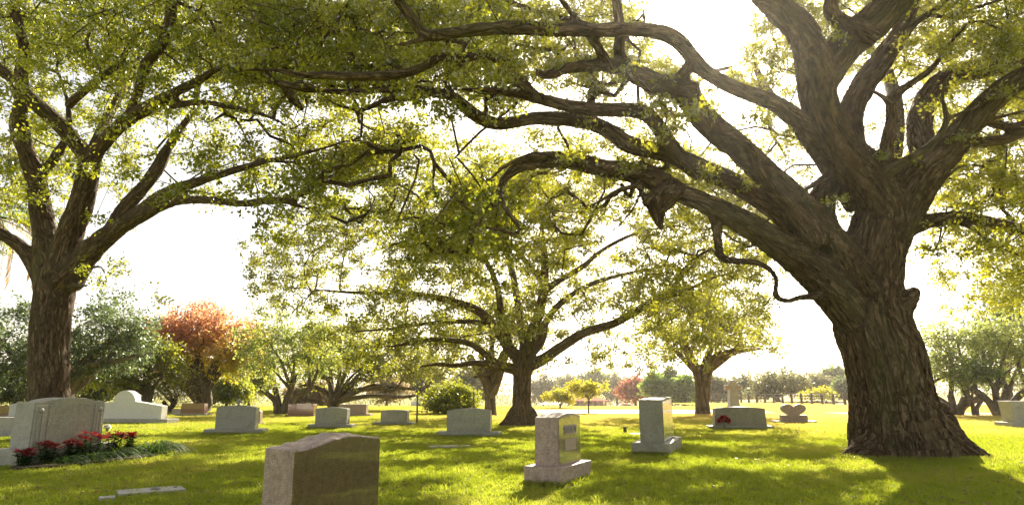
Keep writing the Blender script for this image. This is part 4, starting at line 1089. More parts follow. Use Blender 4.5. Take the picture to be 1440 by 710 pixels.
def headstone(label, px, Y, yaw, w, d, h, base_w, base_d, base_h, mats, top='arch', rise=0.04, rough=None, brough=None, taper=(0, 0), name='headstone', front_panel=None, nx=14, nz=6, base_mat=None, group=None):
    x = at(px, 600, Y)[0]
    t_ = thing(name, label, 'gravestone', (x, Y, 0), R(yaw), group)
    b = link('base', lattice(base_w, base_d, lambda u: base_h + 0.02, nx, 4, 3, rough=brough, name='base', base_z=-0.02), mats[1], t_)
    bevel(b, 0.01)
    hf = {'arch': arch(h, rise), 'flat': lambda u: h, 'serp': lambda u: h + rise * (0.5 - 0.5 * math.cos(2 * math.pi * u)) ** 1.0}[top] if isinstance(top, str) else top
    dm = link('die', lattice(w, d, hf, nx, 5, nz, rough=rough, taper=taper, name='die', base_z=base_h - 0.004), mats[0], t_)
    bevel(dm, 0.008)
    return t_

YAW = 61
# 1 foreground stone
def crest(u):
    return float(np.interp(u, [0, .12, .3, .45, .6, .75, .9, 1], [.79, .795, .825, .855, .868, .862, .845, .835])) - 0.156
t = headstone('large brown stone with polished face and rough curved top, nearest the camera', 458, 5.3, 55, 0.80, 0.33, 0.9, 1.1, 0.5, 0.16, (M['pink_granite'], M['pink_granite']), top=crest, rough={'top': 0.065, 'left': 0.008, 'right': 0.006}, nx=40, nz=16)
fp = link('polished_face', lattice(0.796, 0.012, crest, 40, 1, 1, name='polished_face'), M['brown_polish'], t, loc=(0, -0.171, 0.154))
# 2 pink stone with lettering
t = headstone('pinkish stone with mirror polished face, lettered panels and rock cut base', 785, 9.75, 64, 0.86, 0.33, 0.62, 1.14, 0.52, 0.235, (M['pink_granite'], M['pink_granite']), rise=0.055, rough={'top': 0.02, 'left': 0.008, 'right': 0.008}, brough={'front': 0.06, 'back': 0.05, 'left': 0.015, 'right': 0.02, 'top': 0.008}, nx=22, nz=10)
fp = link('polished_face', lattice(0.80, 0.008, arch(0.57, 0.05), 18, 1, 1, name='polished_face'), M['pink_polish'], t, loc=(0, -0.169, 0.26))
def panel(name, w, h, loc, parent, mat):
    o = link(name, lattice(w, 0.008, lambda u: h, 1, 1, 1, name=name), mat, parent, loc=loc); return o
pn = panel('lettered_panel', 0.42, 0.13, (0, -0.177, 0.62), t, M['pink_granite'])
text('lettering', 'WILSON', 0.115, M['engraving'], pn, (0, -0.006, 0.065))
pn = panel('lettered_panel', 0.40, 0.15, (0, -0.177, 0.415), t, M['pink_granite'])
# 3 tall grey slab
t = headstone('tall leaning grey slab seen edge on, on a rock cut base', 924, 14.2, 66, 1.0, 0.46, 0.82, 1.3, 0.72, 0.25, (M['mossy_granite'], M['mossy_granite']), top='flat', rough={'top': 0.012, 'left': 0.01}, brough={'front': 0.07, 'back': 0.05, 'left': 0.02, 'right': 0.03}, nx=16, nz=10)
fp = link('polished_face', lattice(0.93, 0.008, lambda u: 0.76, 1, 1, 1, name='polished_face'), M['grey_polish'], t, loc=(0, -0.235, 0.27))
t.rotation_euler = (R(0), R(-3.0), R(66))
# 4-7 centre and left row, facing the camera
t = headstone('grey arched headstone directly left of the pinkish stone, on a wide base', 660, 19.2, -7, 1.2, 0.3, 0.56, 1.72, 0.5, 0.13, (M['grey_granite'], M['grey_granite']), rise=0.06)
fp = link('polished_face', lattice(1.12, 0.008, arch(0.5, 0.05), 14, 1, 1, name='polished_face'), M['grey_polish'], t, loc=(0, -0.154, 0.15))
t = headstone('low grey headstone with a lettered face left of the thin pole', 555, 25.3, -8, 0.98, 0.28, 0.40, 1.42, 0.5, 0.12, (M['mossy_granite'], M['grey_granite']), rise=0.03)
fp = link('polished_face', lattice(0.9, 0.008, arch(0.34, 0.02), 10, 1, 1, name='polished_face'), M['grey_polish'], t, loc=(0, -0.144, 0.14))
text('lettering', 'KOONCE', 0.13, M['engraving'], t, (0.02, -0.152, 0.43))
t = headstone('grey headstone with banded reflections between the rounded one and the pole', 467, 23.2, -6, 1.08, 0.3, 0.50, 1.5, 0.5, 0.14, (M['grey_granite'], M['grey_granite']), rise=0.05)
fp = link('polished_face', lattice(1.02, 0.008, arch(0.45, 0.04), 12, 1, 1, name='polished_face'), M['grey_polish'], t, loc=(0, -0.154, 0.16))
t = headstone('rounded grey headstone with a small urn on its top', 333, 20.3, 4, 1.12, 0.34, 0.6, 1.65, 0.6, 0.14, (M['grey_granite'], M['grey_granite']), rise=0.07)
fp = link('polished_face', lattice(1.04, 0.008, arch(0.54, 0.06), 12, 1, 1, name='polished_face'), M['grey_granite'], t, loc=(0, -0.173, 0.16))
urn = Geo(); urn.tube(np.array([[0, 0, 0.0, 0.05], [0, 0, 0.03, 0.03], [0, 0, 0.07, 0.06], [0, 0, 0.11, 0.07], [0, 0, 0.14, 0.045], [0, 0, 0.16, 0.05]]), 12)
link('urn', urn.mesh('urn'), M['grey_granite'], t, smooth=True, loc=(0, 0, 0.805))
t = headstone('dark red polished granite headstone beside the many stemmed tree', 424, 34, -8, 1.32, 0.4, 0.5, 1.5, 0.6, 0.1, (M['red_granite'], M['red_granite']), rise=0.03)
t = headstone('tan granite headstone half hidden behind the banded grey one', 496, 34.5, -6, 1.4, 0.35, 0.46, 1.9, 0.6, 0.12, (M['tan_granite'], M['tan_granite']), top='flat')
t = headstone('brown headstone at the foot of the autumn tree', 271, 35, -4, 1.25, 0.35, 0.5, 1.6, 0.6, 0.12, (M['red_granite'], M['grey_granite']), top='flat', taper=(0.06, 0))
t = headstone('small pink stone right behind the rounded grey headstone', 361, 26, 0, 0.28, 0.25, 0.4, 0.4, 0.35, 0.08, (M['tan_granite'], M['tan_granite']), rise=0.03)
t = headstone('wide grey headstone with red flowers at its left foot', 1040, 22.8, -3, 1.66, 0.34, 0.55, 2.05, 0.55, 0.11, (M['mossy_granite'], M['grey_granite']), rise=0.05, taper=(0.04, 0))
t = headstone('pale tapered headstone cut off by the right edge', 1447, 24.2, 0, 1.35, 0.6, 0.72, 1.75, 0.9, 0.16, (M['pale_base'], M['pale_base']), top='flat', taper=(-0.12, 0))
text('lettering', 'REED', 0.15, M['engraving'], t, (-0.1, -0.31, 0.62))
t = headstone('low pale headstone at the left edge behind the big pillared stone', 2, 19, 0, 1.1, 0.35, 0.40, 1.3, 0.5, 0.12, (M['pale_base'], M['pale_base']), top='flat')
t = headstone('small dark headstone far off at the left edge', 4, 33, 0, 0.7, 0.3, 0.42, 0.9, 0.5, 0.1, (M['red_granite'], M['grey_granite']), rise=0.03)
t = headstone('small white headstone far off left of the big tree', 18, 32, 0, 0.4, 0.25, 0.5, 0.55, 0.35, 0.1, (M['white_stone'], M['pale_base']), rise=0.06)
t = headstone('tiny pale headstone beside the brown one under the autumn tree', 248, 36, 0, 0.5, 0.25, 0.25, 0.7, 0.35, 0.08, (M['pale_base'], M['pale_base']), top='flat')

# big left stone with pilasters
Y = 12.4
x = at(84, 600, Y)[0]
t = thing('pillared_headstone', 'big grey headstone with carved pilasters behind the red flowers', 'gravestone', (x, Y, 0), R(73))
b = link('base', lattice(1.9, 0.62, lambda u: 0.29, 16, 6, 3, rough={'front': 0.04, 'left': 0.04}, name='base', base_z=-0.02), M['grey_granite'], t); bevel(b, 0.01)
dm = link('die', lattice(1.40, 0.42, lambda u: 0.775 + 0.05 * max(0, 1 - abs((u - 0.5) / 0.34) ** 2.2) if 0.16 < u < 0.84 else 0.76, 36, 6, 12, rough={'left': 0.035, 'right': 0.035, 'top': 0.006}, taper=(0.03, 0), name='die', base_z=0.266), M['grey_granite'], t); bevel(dm, 0.006)
for sx in (-0.575, 0.575):
    p_ = link('pilaster', lattice(0.21, 0.045, lambda u: 0.68, 1, 1, 1, taper=(0.08, 0), name='pilaster'), M['grey_granite'], t, loc=(sx, -0.215, 0.29)); bevel(p_, 0.008)
    for k_ in range(2):
        q_ = link('flute', lattice(0.035, 0.02, lambda u: 0.5, 1, 1, 1, name='flute'), M['grey_granite'], p_, loc=(-0.035 + 0.07 * k_, -0.026, 0.03)); bevel(q_, 0.006)
    ro_ = Geo(); ro_.tube(np.array([[0, 0, 0, 0.05], [0, -0.012, 0, 0.045], [0, -0.02, 0, 0.02]]), 10)
    link('rosette', ro_.mesh('rosette'), M['grey_granite'], p_, loc=(0, -0.022, 0.59))
fp = link('polished_face', lattice(0.84, 0.01, lambda u: 0.64 + 0.03 * (1 - abs(2 * u - 1) ** 2), 10, 1, 1, name='polished_face'), M['grey_honed'], t, loc=(0, -0.214, 0.32))

# white arched monument
Y = 27
x = at(175, 600, Y)[0]
t = thing('arched_monument', 'long white monument with a rounded arch in its middle', 'monument', (x, Y, 0), R(-10))
def mono(u):
    xx = (u - 0.5) * 3.3
    if abs(xx) < 0.48: return 0.62 + math.sqrt(max(0, 0.48 ** 2 - xx ** 2)) * 0.92
    a = abs(xx) - 0.48
    return 0.62 + 0.03 * math.exp(-a * 3) - 0.13 * min(1, a / 1.1) ** 1.4
o = link('wall', lattice(3.3, 0.34, mono, 110, 1, 1, name='wall', base_z=0.17), M['white_stone'], t); bevel(o, 0.01)
o = link('plinth', lattice(4.1, 0.7, lambda u: 0.2, 1, 1, 1, name='plinth', base_z=-0.02), M['pale_base'], t); bevel(o, 0.01)

# heart stone
Y = 27.3
x = at(1117, 600, Y)[0]
t = thing('heart_headstone', 'small heart shaped headstone on a stepped base in the sunny field', 'gravestone', (x, Y, 0), R(-6))
bm = bmesh.new()
hp = []
for i in range(48):
    a = i / 48 * 2 * math.pi
    hp.append((16 * math.sin(a) ** 3 / 16 * 0.47, (13 * math.cos(a) - 5 * math.cos(2 * a) - 2 * math.cos(3 * a) - math.cos(4 * a)) / 17 * 0.34))
for sc_, dd, nm, mt in ((1.0, 0.11, 'heart', 'pale_base'), (0.86, 0.116, 'heart_face', 'pink_granite')):
    bm = bmesh.new()
    vs = [bm.verts.new((px_ * sc_, -dd, pz_ * sc_)) for px_, pz_ in hp]; vb = [bm.verts.new((px_ * sc_, dd, pz_ * sc_)) for px_, pz_ in hp]
    bm.faces.new(vs); bm.faces.new(vb[::-1])
    for i in range(48): bm.faces.new((vs[i], vb[i], vb[(i + 1) % 48], vs[(i + 1) % 48]))
    bmesh.ops.recalc_face_normals(bm, faces=bm.faces)
    me = bpy.data.meshes.new(nm); bm.to_mesh(me); bm.free()
    o = link(nm, me, M[mt], t, loc=(0, 0, 0.47))
box('pedestal', 0.98, 0.3, 0.22, M['tan_granite'], t, loc=(0, 0, 0.075))
box('base', 1.6, 0.5, 0.1, M['pink_granite'], t, loc=(0, 0, -0.02))

# stone cross
Y = 40
x = at(1031, 560, Y)[0]
t = thing('stone_cross', 'tall weathered stone cross behind the wide headstone with red flowers', 'monument', (x, Y, 0), R(6))
o = link('shaft', lattice(0.62, 0.4, lambda u: 1.62, 1, 1, 4, taper=(0.35, 0.3), name='shaft', base_z=0.2), M['grey_granite'], t); bevel(o, 0.015)
o = link('cross_arm', lattice(0.95, 0.26, lambda u: 0.28, 1, 1, 1, name='cross_arm', base_z=1.28), M['tan_granite'], t); bevel(o, 0.015)
box('step', 1.2, 0.9, 0.22, M['grey_granite'], t)
# flat markers, posts and pole
p0 = gp(212, 692)
t = thing('flat_marker', 'worn flat stone marker sunk in the grass left of the nearest stone', 'grave marker', (p0[0], p0[1], 0), R(34))
box('slab', 0.72, 0.42, 0.034, M['grey_granite'], t, rough={'top': 0.004}, n=(8, 5, 1))
vz = Geo(); vz.tube(np.array([[0, 0, 0.0, 0.06], [0, 0, 0.012, 0.06], [0, 0, 0.016, 0.045]]), 14)
link('vase_ring', vz.mesh('vase_ring'), M['metal'], t, loc=(0.05, 0, 0.032))
for px_, py_, w_, ry, lab in [(632, 629, 0.9, 8, 'flat pale marker in the grass between the grey arched stone and nearest stone'), (150, 703, 0.16, 30, 'broken pale corner of a flat marker at the bottom left'),
                             (905, 611, 0.8, 5, 'flat pale marker beside the small dark peg'), (470, 641, 0.7, 12, 'flat marker hidden in the lawn behind the nearest stone')]:
    p0 = gp(px_, py_)
    o = link('flat_marker', lattice(w_, min(0.35, w_), lambda u: 0.04, 8, 4, 1, rough={'top': 0.004}, name='flat_marker'), M['pale_base'], loc=(p0[0], p0[1], 0), rotz=R(ry))
    bevel(o, 0.01); tag(o, lab, 'grave marker')
p0 = gp(879, 609)
o = link('peg', lattice(0.09, 0.09, lambda u: 0.19, 1, 1, 1, name='peg'), M['wood_post'], loc=(p0[0], p0[1], 0)); bevel(o, 0.01)
tag(o, 'short dark peg in the lawn left of the tall grey slab', 'peg')
for px_, Y, h_, lab in ((587, 27, 0.98, 'thin grey pole standing right of the lettered low headstone'), (666, 33, 1.1, 'thin dark pole right of the round bush')):
    g_ = Geo(); g_.tube(np.array([[0, 0, -0.1, 0.035], [0, 0, h_, 0.035], [0, 0, h_ + 0.01, 0.045], [0, 0, h_ + 0.05, 0.045]]), 8)
    o = link('pole', g_.mesh('pole'), M['metal'], loc=(at(px_, 560, Y)[0], Y, 0), smooth=True); tag(o, lab, 'pole')

# ------------------------------------------------------------------ FLOWERS
def leafquads(base, d, nrm_, L, W):
    s_ = nrm(np.cross(d, nrm_))
    p0, p1, p2, p3 = base, base + d * L * .5 + s_ * W / 2, base + d * L, base + d * L * .5 - s_ * W / 2
    V = np.stack([p0, p1, p2, p3], 1).reshape(-1, 3); i = np.arange(len(base))[:, None] * 4
    return V, np.stack([np.concatenate([i, i + 1, i + 2], 1), np.concatenate([i, i + 2, i + 3], 1)], 1).reshape(-1, 3)
def poinsettia(label, x, y, rx, h, seed, nf=15):
    rng = np.random.default_rng(seed)
    t_ = thing('poinsettia', label, 'flowers', (x, y, 0), 0, 'red flower clumps in front of the pillared stone')
    B, D, Nn, B2, D2, N2 = [], [], [], [], [], []
    stem = Geo()
    for k in range(nf):
        c_ = np.array([rng.uniform(-rx, rx), rng.uniform(-rx * .6, rx * .6), h * rng.uniform(0.8, 1.1)])
        stem.tube(np.array([[c_[0] * .4, c_[1] * .4, -0.02, 0.006], [c_[0], c_[1], c_[2], 0.004]]), 4)
        for ring, (m_, up_) in enumerate(((9, 0.15), (7, 0.5))):
            for q in range(m_):
                a = q / m_ * 6.283 + rng.uniform(-.2, .2)
                B.append(c_ + np.array([0, 0, 0.01 * ring])); D.append([math.cos(a), math.sin(a), up_ + rng.uniform(-.3, .2)]); Nn.append([0, 0, 1])
        for q in range(12):
            a = rng.uniform(0, 6.283)
            B2.append([c_[0] * .8, c_[1] * .8, c_[2] * rng.uniform(0.3, 0.9)]); D2.append([math.cos(a), math.sin(a), rng.uniform(-.4, .4)]); N2.append([0, 0, 1])
    B, D, Nn, B2, D2, N2 = map(lambda q: np.array(q, float), (B, D, Nn, B2, D2, N2))
    Lg = rng.uniform(0.06, 0.1, (len(B), 1))
    V, Fc = leafquads(B, nrm(D), Nn, Lg, Lg * .5)
    tag(link('petals', mesh_np('petals', V, Fc, {'tint': rng.uniform(0, 1, len(Fc))}, 3), M['red_petal'], t_), kind='stuff')
    Lg = rng.uniform(0.08, 0.13, (len(B2), 1))
    V, Fc = leafquads(B2, nrm(D2), N2, Lg, Lg * .5)
    tag(link('leaves', mesh_np('leaves', V, Fc, {'tint': rng.uniform(0, .6, len(Fc))}, 3), M['strap_leaf'], t_), kind='stuff')
    link('stems', stem.mesh('stems'), M['strap_leaf'], t_)
bed = np.array([at(84, 600, 12.4)[0], 12.4, 0]); bu = np.array([math.cos(R(73)), math.sin(R(73)), 0]); bv = np.array([bu[1], -bu[0], 0])
for al, of, rx, h, lab in [(-0.98, .52, 0.14, 0.24, 'red flower clump at the left end of the flower bed'), (-0.55, .50, 0.2, 0.33, 'red flower clump under the left pilaster'), (-0.2, .50, 0.16, 0.33, 'red flower clump under the middle of the pillared stone'),
                           (0.22, .50, 0.22, 0.44, 'tallest red flower clump in front of the polished face'), (0.68, .50, 0.18, 0.42, 'red flower clump at the right corner of the pillared stone'), (1.1, .50, 0.13, 0.38, 'red flower clump among the strap leaves at the right end')]:
    p0 = bed + bu * al + bv * of; poinsettia(lab, p0[0], p0[1], rx, h, int(al * 50 + 100))
def strap_clump(label, x, y, n, Lr, seed):
    rng = np.random.default_rng(seed)
    V, Fc, T_, n0 = [], [], [], 0
    for k in range(n):
        a = rng.uniform(0, 6.283); Ls = rng.uniform(*Lr); w = rng.uniform(0.018, 0.034)
        o_ = np.array([rng.normal(0, .08), rng.normal(0, .06), 0]); dx = np.array([math.cos(a), math.sin(a) * .7, 0]); s_ = np.array([-dx[1], dx[0], 0])
        rise = rng.uniform(0.5, 1.0); m_ = 7
        for i in range(m_ + 1):
            u = i / m_
            c_ = o_ + dx * Ls * u * 0.85 + np.array([0, 0, Ls * (rise * 1.5 * u - 1.6 * rise * u * u) * .75 + 0.01])
            ww = w * (1 - u ** 3) * .5 + 0.0008
            V += [c_ - s_ * ww, c_ + s_ * ww + np.array([0, 0, ww * .5])]
            if i < m_:
                q = n0 + i * 2
                Fc.append([q, q + 1, q + 3, q + 2]); T_.append(rng.uniform(0, 1))
        n0 += (m_ + 1) * 2
    o = link('strap_leaf_plant', mesh_np('strap_leaf_plant', np.array(V), np.array(Fc), {'tint': T_}, 4), M['strap_leaf'], loc=(x, y, 0))
    tag(o, label, 'plant', 'strap leaved plants in the flower bed')
for al, of, n, Lr, lab in [(-0.5, .72, 80, (.35, .7), 'strap leaved plant at the front left of the flower bed'), (0.0, .75, 95, (.35, .75), 'strap leaved plant below the tallest red flowers'),
                           (0.6, .72, 100, (.4, .8), 'strap leaved plant right of the tallest red flowers'), (1.4, .65, 130, (.5, 1.1), 'longest strap leaved plant arching at the right end of the bed')]:
    p0 = bed + bu * al + bv * of; strap_clump(lab, p0[0], p0[1], n, Lr, int(al * 50 + 100))
rb = np.random.default_rng(4)
ring = []
for i in range(28):
    a = i / 28 * 6.283
    q = bed + bv * .68 + bu * (0.2 + 1.5 * math.cos(a)) + bv * (.45 * math.sin(a) * rb.uniform(.85, 1.1))
    ring.append((q[0], q[1]))
me = bpy.data.meshes.new('flower_bed'); me.from_pydata([(a, b, 0.045) for a, b in ring] + [(a, b, -0.01) for a, b in ring], [], [list(range(28))] + [[i, (i + 1) % 28, 28 + (i + 1) % 28, 28 + i] for i in range(28)])
tag(link('flower_bed', me, M['soil']), kind='structure')
# red bouquet at the wide stone, white flowers by the pillared stone
def bouquet(label, x, y, mat, r, h, seed, vase=True):
    rng = np.random.default_rng(seed)
    t_ = thing('bouquet', label, 'flowers', (x, y, 0))
    n = 170
    v = nrm(rng.normal(0, 1, (n, 3))); v[:, 2] = np.abs(v[:, 2]) * 1.1 - 0.2
    V, Fc = leafquads(v * r * .55 + np.array([0, 0, h]), nrm(v + rng.normal(0, .4, v.shape)), rng.normal(0, 1, v.shape), np.full((n, 1), r * .55), np.full((n, 1), r * .4))
    tag(link('petals', mesh_np('petals', V, Fc, {'tint': rng.uniform(0, 1, len(Fc))}, 3), M[mat], t_), kind='stuff')
    g_ = Geo(); g_.tube(np.array([[0, 0, -.03, .04], [0, 0, .08, .04], [0, 0, .12, .055], [0, 0, h - r * .2, .05]]), 10)
    link('vase', g_.mesh('vase'), M['metal'], t_, smooth=True)
bouquet('bunch of red flowers at the left foot of the wide grey headstone', at(1019, 600, 22.3)[0], 22.3, 'red_petal', 0.21, 0.27, 3)
bouquet('small white flower basket right of the pillared headstone', at(151, 600, 21)[0], 21, 'white_petal', 0.11, 0.14, 4)

# dry leaves fallen on the lawn
rng = np.random.default_rng(12)
n = 5200
Yl_ = 6.5 + 24 * rng.uniform(0, 1, n) ** 1.4
X_ = rng.uniform(-.85, .85, n) * Yl_
cl = vnoise(np.stack([X_ * .8, Yl_ * .8, X_ * 0], 1), 8) > 0.42
X_, Yl_ = X_[cl], Yl_[cl]; n = len(X_)
a = rng.uniform(0, 6.283, n)
Lg = rng.uniform(0.03, 0.07, (n, 1))
nn_ = rng.normal(0, .4, (n, 3)) + np.array([0, 0, 1])
V, Fc = leafquads(np.stack([X_, Yl_, rng.uniform(0.03, 0.05, n)], 1), nrm(np.stack([np.cos(a), np.sin(a), rng.normal(0, .3, n)], 1)), nn_, Lg, Lg * .55)
tag(link('fallen_leaves', mesh_np('fallen_leaves', V, Fc, {'tint': rng.uniform(0, 1, len(Fc))}, 3), M['dead_leaf']), 'dry brown leaves scattered over the lawn', 'leaves', kind='stuff')

rng = np.random.default_rng(17)
EB = []
def edge_at(cx, cy, yaw, w, d, n):
    u = rng.uniform(0, 4, n); k = u.astype(int); f = (u - k) * 2 - 1
    ox = np.where(k == 0, f * w / 2, np.where(k == 1, w / 2, np.where(k == 2, f * w / 2, -w / 2)))
    oy = np.where(k == 0, -d / 2, np.where(k == 1, f * d / 2, np.where(k == 2, d / 2, f * d / 2)))
    j = rng.exponential(.03, n); ln = np.hypot(ox, oy); ox, oy = ox * (1 + j / ln), oy * (1 + j / ln)
    c_, s_ = math.cos(R(yaw)), math.sin(R(yaw))
    EB.append(np.stack([cx + ox * c_ - oy * s_, cy + ox * s_ + oy * c_, 0 * ox], 1))
for (px_, Y_, yaw_, w_, d_) in [(785, 9.75, 64, 1.16, .55), (924, 14.2, 66, 1.32, .74), (660, 19.2, -7, 1.72, .5), (333, 20.3, 4, 1.65, .6), (467, 23.2, -6, 1.5, .5), (1040, 22.8, -3, 2.05, .55), (555, 25.3, -8, 1.42, .5)]:
    edge_at(at(px_, 600, Y_)[0], Y_, yaw_, w_, d_, 1500)
oak_c = at(1285, 640, 13.5)
a = rng.uniform(0, 6.283, 7000)
rr_ = 1.32 + 0.25 * np.cos(2 * a) + rng.normal(0, .16, len(a))
EB.append(np.stack([oak_c[0] + rr_ * np.cos(a) * 1.12, 13.4 + rr_ * np.sin(a) * .85, 0 * a], 1))
EB = np.vstack(EB); n = len(EB)
d_ = nrm(np.stack([rng.normal(0, .45, n), rng.normal(0, .45, n), np.ones(n)], 1))
V, Fc = leafquads(EB, d_, rng.normal(0, 1, (n, 3)), rng.uniform(.04, .11, (n, 1)), np.full((n, 1), .009))
tag(link('edge_grass', mesh_np('edge_grass', V, Fc, {'tint': rng.uniform(0, .6, len(Fc))}, 3), M['grass_blade']), 'taller untrimmed grass round the stone bases and oak roots', 'grass', kind='stuff')

# ------------------------------------------------------------------ PALM at the left edge
Y = 21
t = thing('palm_tree', 'palm with hanging dry brown fronds at the left edge', 'palm tree', (at(-52, 500, Y)[0], Y, 0))
topz = at(10, 300, Y)[2]
g_ = Geo(); g_.tube(spline([[0, 0, -.1, .32], [0.05, 0, topz * .5, .25], [0.1, 0, topz, .25]], .3), 12)
link('trunk', g_.mesh('trunk'), M['far_bark'], t, smooth=True)
rng = np.random.default_rng(8)
for k in range(22):
    a = k / 22 * 6.283 + rng.uniform(-.1, .1)
    dry = k % 2 == 0
    Ls = 2.2 if dry else 2.8
    sp_ = []
    for i in range(13):
        u = i / 12
        r_ = (1.55 * math.sin(min(1, u * 1.6) * math.pi / 2) + 0.1 * u) if dry else Ls * .8 * u
        z_ = (0.25 * math.sin(u * 3.1) - 1.9 * u ** 1.3) if dry else (1.6 * u - 1.9 * u * u)
        sp_.append([0.1 + math.cos(a) * r_, math.sin(a) * r_, topz - .1 + z_, 0.02 * (1 - u) + .004])
    sp_ = np.array(sp_)
    T_, _, _ = frames(sp_[:, :3])
    B, D, Nn = [], [], []
    for i in np.linspace(1.5, 11.9, 46):
        j = int(i); f_ = i - j
        c_ = sp_[j, :3] * (1 - f_) + sp_[min(12, j + 1), :3] * f_
        sd = nrm(np.cross(T_[j], [0, 0, 1]) + 1e-6)
        for s_ in (-1, 1):
            B.append(c_); D.append(sd * s_ * .5 + T_[j] * .7 + np.array([0, 0, -0.5]) + rng.normal(0, .1, 3)); Nn.append([0.1, 0.2, 1])
    B, D, Nn = np.array(B), nrm(np.array(D)), np.array(Nn)
    V, Fc = leafquads(B, D, Nn, np.full((len(B), 1), .38), np.full((len(B), 1), .03))
    fr = link('frond', mesh_np('frond', V, Fc, {'tint': rng.uniform(0, 1, len(Fc))}, 3), M['frond'] if dry else M['green_leaf'], t)
    g_ = Geo(); g_.tube(sp_, 5); link('stalk', g_.mesh('stalk'), M['far_bark'], fr)

# ------------------------------------------------------------------ FENCE, BUILDINGS
A, B_ = np.array([at(1185, 560, 54)[0] + 6, 53.0]), np.array([at(985, 560, 86)[0], 86.0])
npost = 24
t = thing('wire_fence', 'row of dark wooden fence posts with wires across the sunny field', 'fence', (A[0], A[1], 0))
pts_ = []
pm = None
for i in range(npost):
    q = A + (B_ - A) * i / (npost - 1)
    l_ = (q[0] - A[0], q[1] - A[1], 0)
    if pm is None:
        o = link('post', lattice(0.17, 0.17, lambda u: 1.05, 1, 1, 1, name='post', base_z=-0.05), M['wood_post'], t, loc=l_); pm = o.data
    else:
        o = link('post', pm, None, t, loc=l_)
    o.rotation_euler = (R(random.uniform(-3, 3)), R(random.uniform(-4, 4)), R(random.uniform(0, 40)))
    o.scale = (1, 1, random.uniform(.9, 1.1))
for z_ in (.35, .62, .9):
    g_ = Geo(); g_.tube(np.array([[0, 0, z_, .012], [B_[0] - A[0], B_[1] - A[1], z_, .012]]), 4)
    link('wire', g_.mesh('wire'), M['wire'], t)
# second fence on the right
A2, B2 = np.array([30.0, 62.0]), np.array([95.0, 70.0])

def hip_roof(name, w, d, h, z, mat, parent, ridge=0.4):
    me = bpy.data.meshes.new(name)
    V = [(-w / 2, -d / 2, z), (w / 2, -d / 2, z), (w / 2, d / 2, z), (-w / 2, d / 2, z), (-w / 2 * ridge, 0, z + h), (w / 2 * ridge, 0, z + h),
         (-w / 2, -d / 2, z - .15), (w / 2, -d / 2, z - .15), (w / 2, d / 2, z - .15), (-w / 2, d / 2, z - .15)]
    Fc = [(0, 1, 5, 4), (1, 2, 5), (2, 3, 4, 5), (3, 0, 4), (6, 7, 1, 0), (7, 8, 2, 1), (8, 9, 3, 2), (9, 6, 0, 3), (9, 8, 7, 6)]
    me.from_pydata(V, [], Fc)
    return link(name, me, mat, parent)
Y = 178
x = at(827, 565, Y)[0]
t = thing('pavilion', 'low brick pavilion with a red hipped roof behind the yellow sapling', 'building', (x, Y, float(gz(x, Y))))
hip_roof('roof', 10.0, 8.0, 0.95, 2.45, M['roof_red'], t, .25)
for k in range(6):
    box('column', .45, .45, 2.4, M['brick'], t, loc=(-4.0 + k * 1.6, -3.2, -.05), bev=0)
box('wall', 8.2, .3, 2.4, M['brick'], t, loc=(0, 1.2, -.05), bev=0)
box('window', 2.0, .08, 1.2, M['glass_dark'], t, loc=(-2.1, 1.0, .8), bev=0)
box('window', 2.0, .08, 1.2, M['glass_dark'], t, loc=(2.3, 1.0, .8), bev=0)
Y = 170
x = at(778, 565, Y)[0]
t = thing('white_tent', 'low white roofed shelter left of the pavilion', 'shelter', (x, Y, float(gz(x, Y))))
hip_roof('roof', 7.0, 5.0, .75, 1.45, M['white_wall'], t, .3)
for sx in (-2.8, -1.0, 1.0, 2.8):
    box('post', .16, .16, 1.45, M['white_wall'], t, loc=(sx, -2.0, -.05), bev=0)
box('counter', 5.0, 1.6, .9, M['glass_dark'], t, loc=(0, .2, -.05), bev=0)
x = at(836, 570, 118)[0]
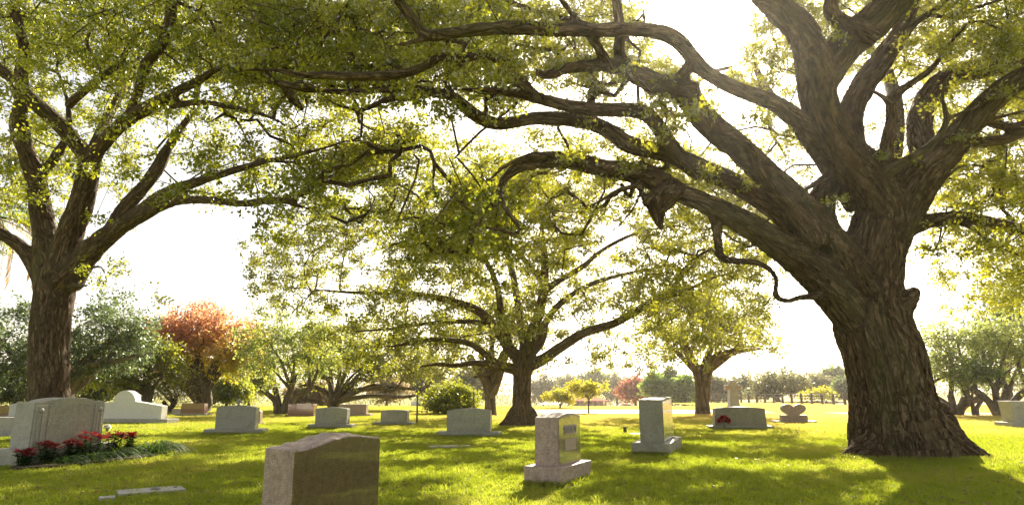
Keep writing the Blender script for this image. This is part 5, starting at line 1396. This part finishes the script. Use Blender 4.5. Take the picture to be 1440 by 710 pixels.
t = thing('garden_wall', 'long low brick wall in front of the pavilion', 'wall', (x, 118, float(gz(x, 118))))
box('wall', 12.5, .4, .45, M['brick'], t, bev=0)
box('coping', 12.6, .5, .12, M['white_wall'], t, loc=(0, 0, .45), bev=0)
def car(label, px_, Y, mat, yaw, grp='vehicles parked far off by the path'):
    t_ = thing('parked_car', label, 'car', (at(px_, 565, Y)[0], Y, float(gz(at(px_, 565, Y)[0], Y))), R(yaw), grp)
    me = bpy.data.meshes.new('body')
    prof = [(-2.2, .35), (2.2, .35), (2.2, .75), (1.3, .85), (.7, 1.35), (-1.3, 1.38), (-2.0, .9), (-2.2, .8)]
    n_ = len(prof); V = [(a, -.85, b) for a, b in prof] + [(a, .85, b) for a, b in prof]
    me.from_pydata(V, [], [list(range(n_)), list(range(2 * n_ - 1, n_ - 1, -1))] + [[i, n_ + i, n_ + (i + 1) % n_, (i + 1) % n_] for i in range(n_)])
    bevel(link('body', me, mat, t_), .06)
    box('side_window', 1.7, 1.72, .34, M['glass_dark'], t_, loc=(-.3, 0, .93), bev=.03)
    for sx in (-1.35, 1.35):
        for sy in (-.8, .8):
            w_ = Geo(); w_.tube(np.array([[0, -.1, 0, .33], [0, .1, 0, .33]]), 14)
            link('wheel', w_.mesh('wheel'), M['glass_dark'], t_, loc=(sx, sy, .33))
car('white vehicle parked far off right of the rusty red tree', 882, 150, M['white_wall'], 5)
car('pale vehicle far off behind the lettered low headstone', 604, 84, M['white_wall'], 10)

# ------------------------------------------------------------------ HAZE
me = lattice(1196, 1196, lambda u: 26.0, 1, 1, 1, name='haze', base_z=-5.0)
o = link('haze', me, loc=(0, 390, 0))
m, t, out = newmat('haze')
pv = N(t, 'VolumePrincipled')
pv.inputs['Color'].default_value = (1.0, 0.93, 0.8, 1)
pv.inputs['Density'].default_value = HAZE_DENSITY
pv.inputs['Anisotropy'].default_value = HAZE_G
t.links.new(pv.outputs[0], out.inputs['Volume'])
me.materials.append(m)
tag(o, 'thin warm haze in the air over the whole cemetery', 'haze', kind='stuff')
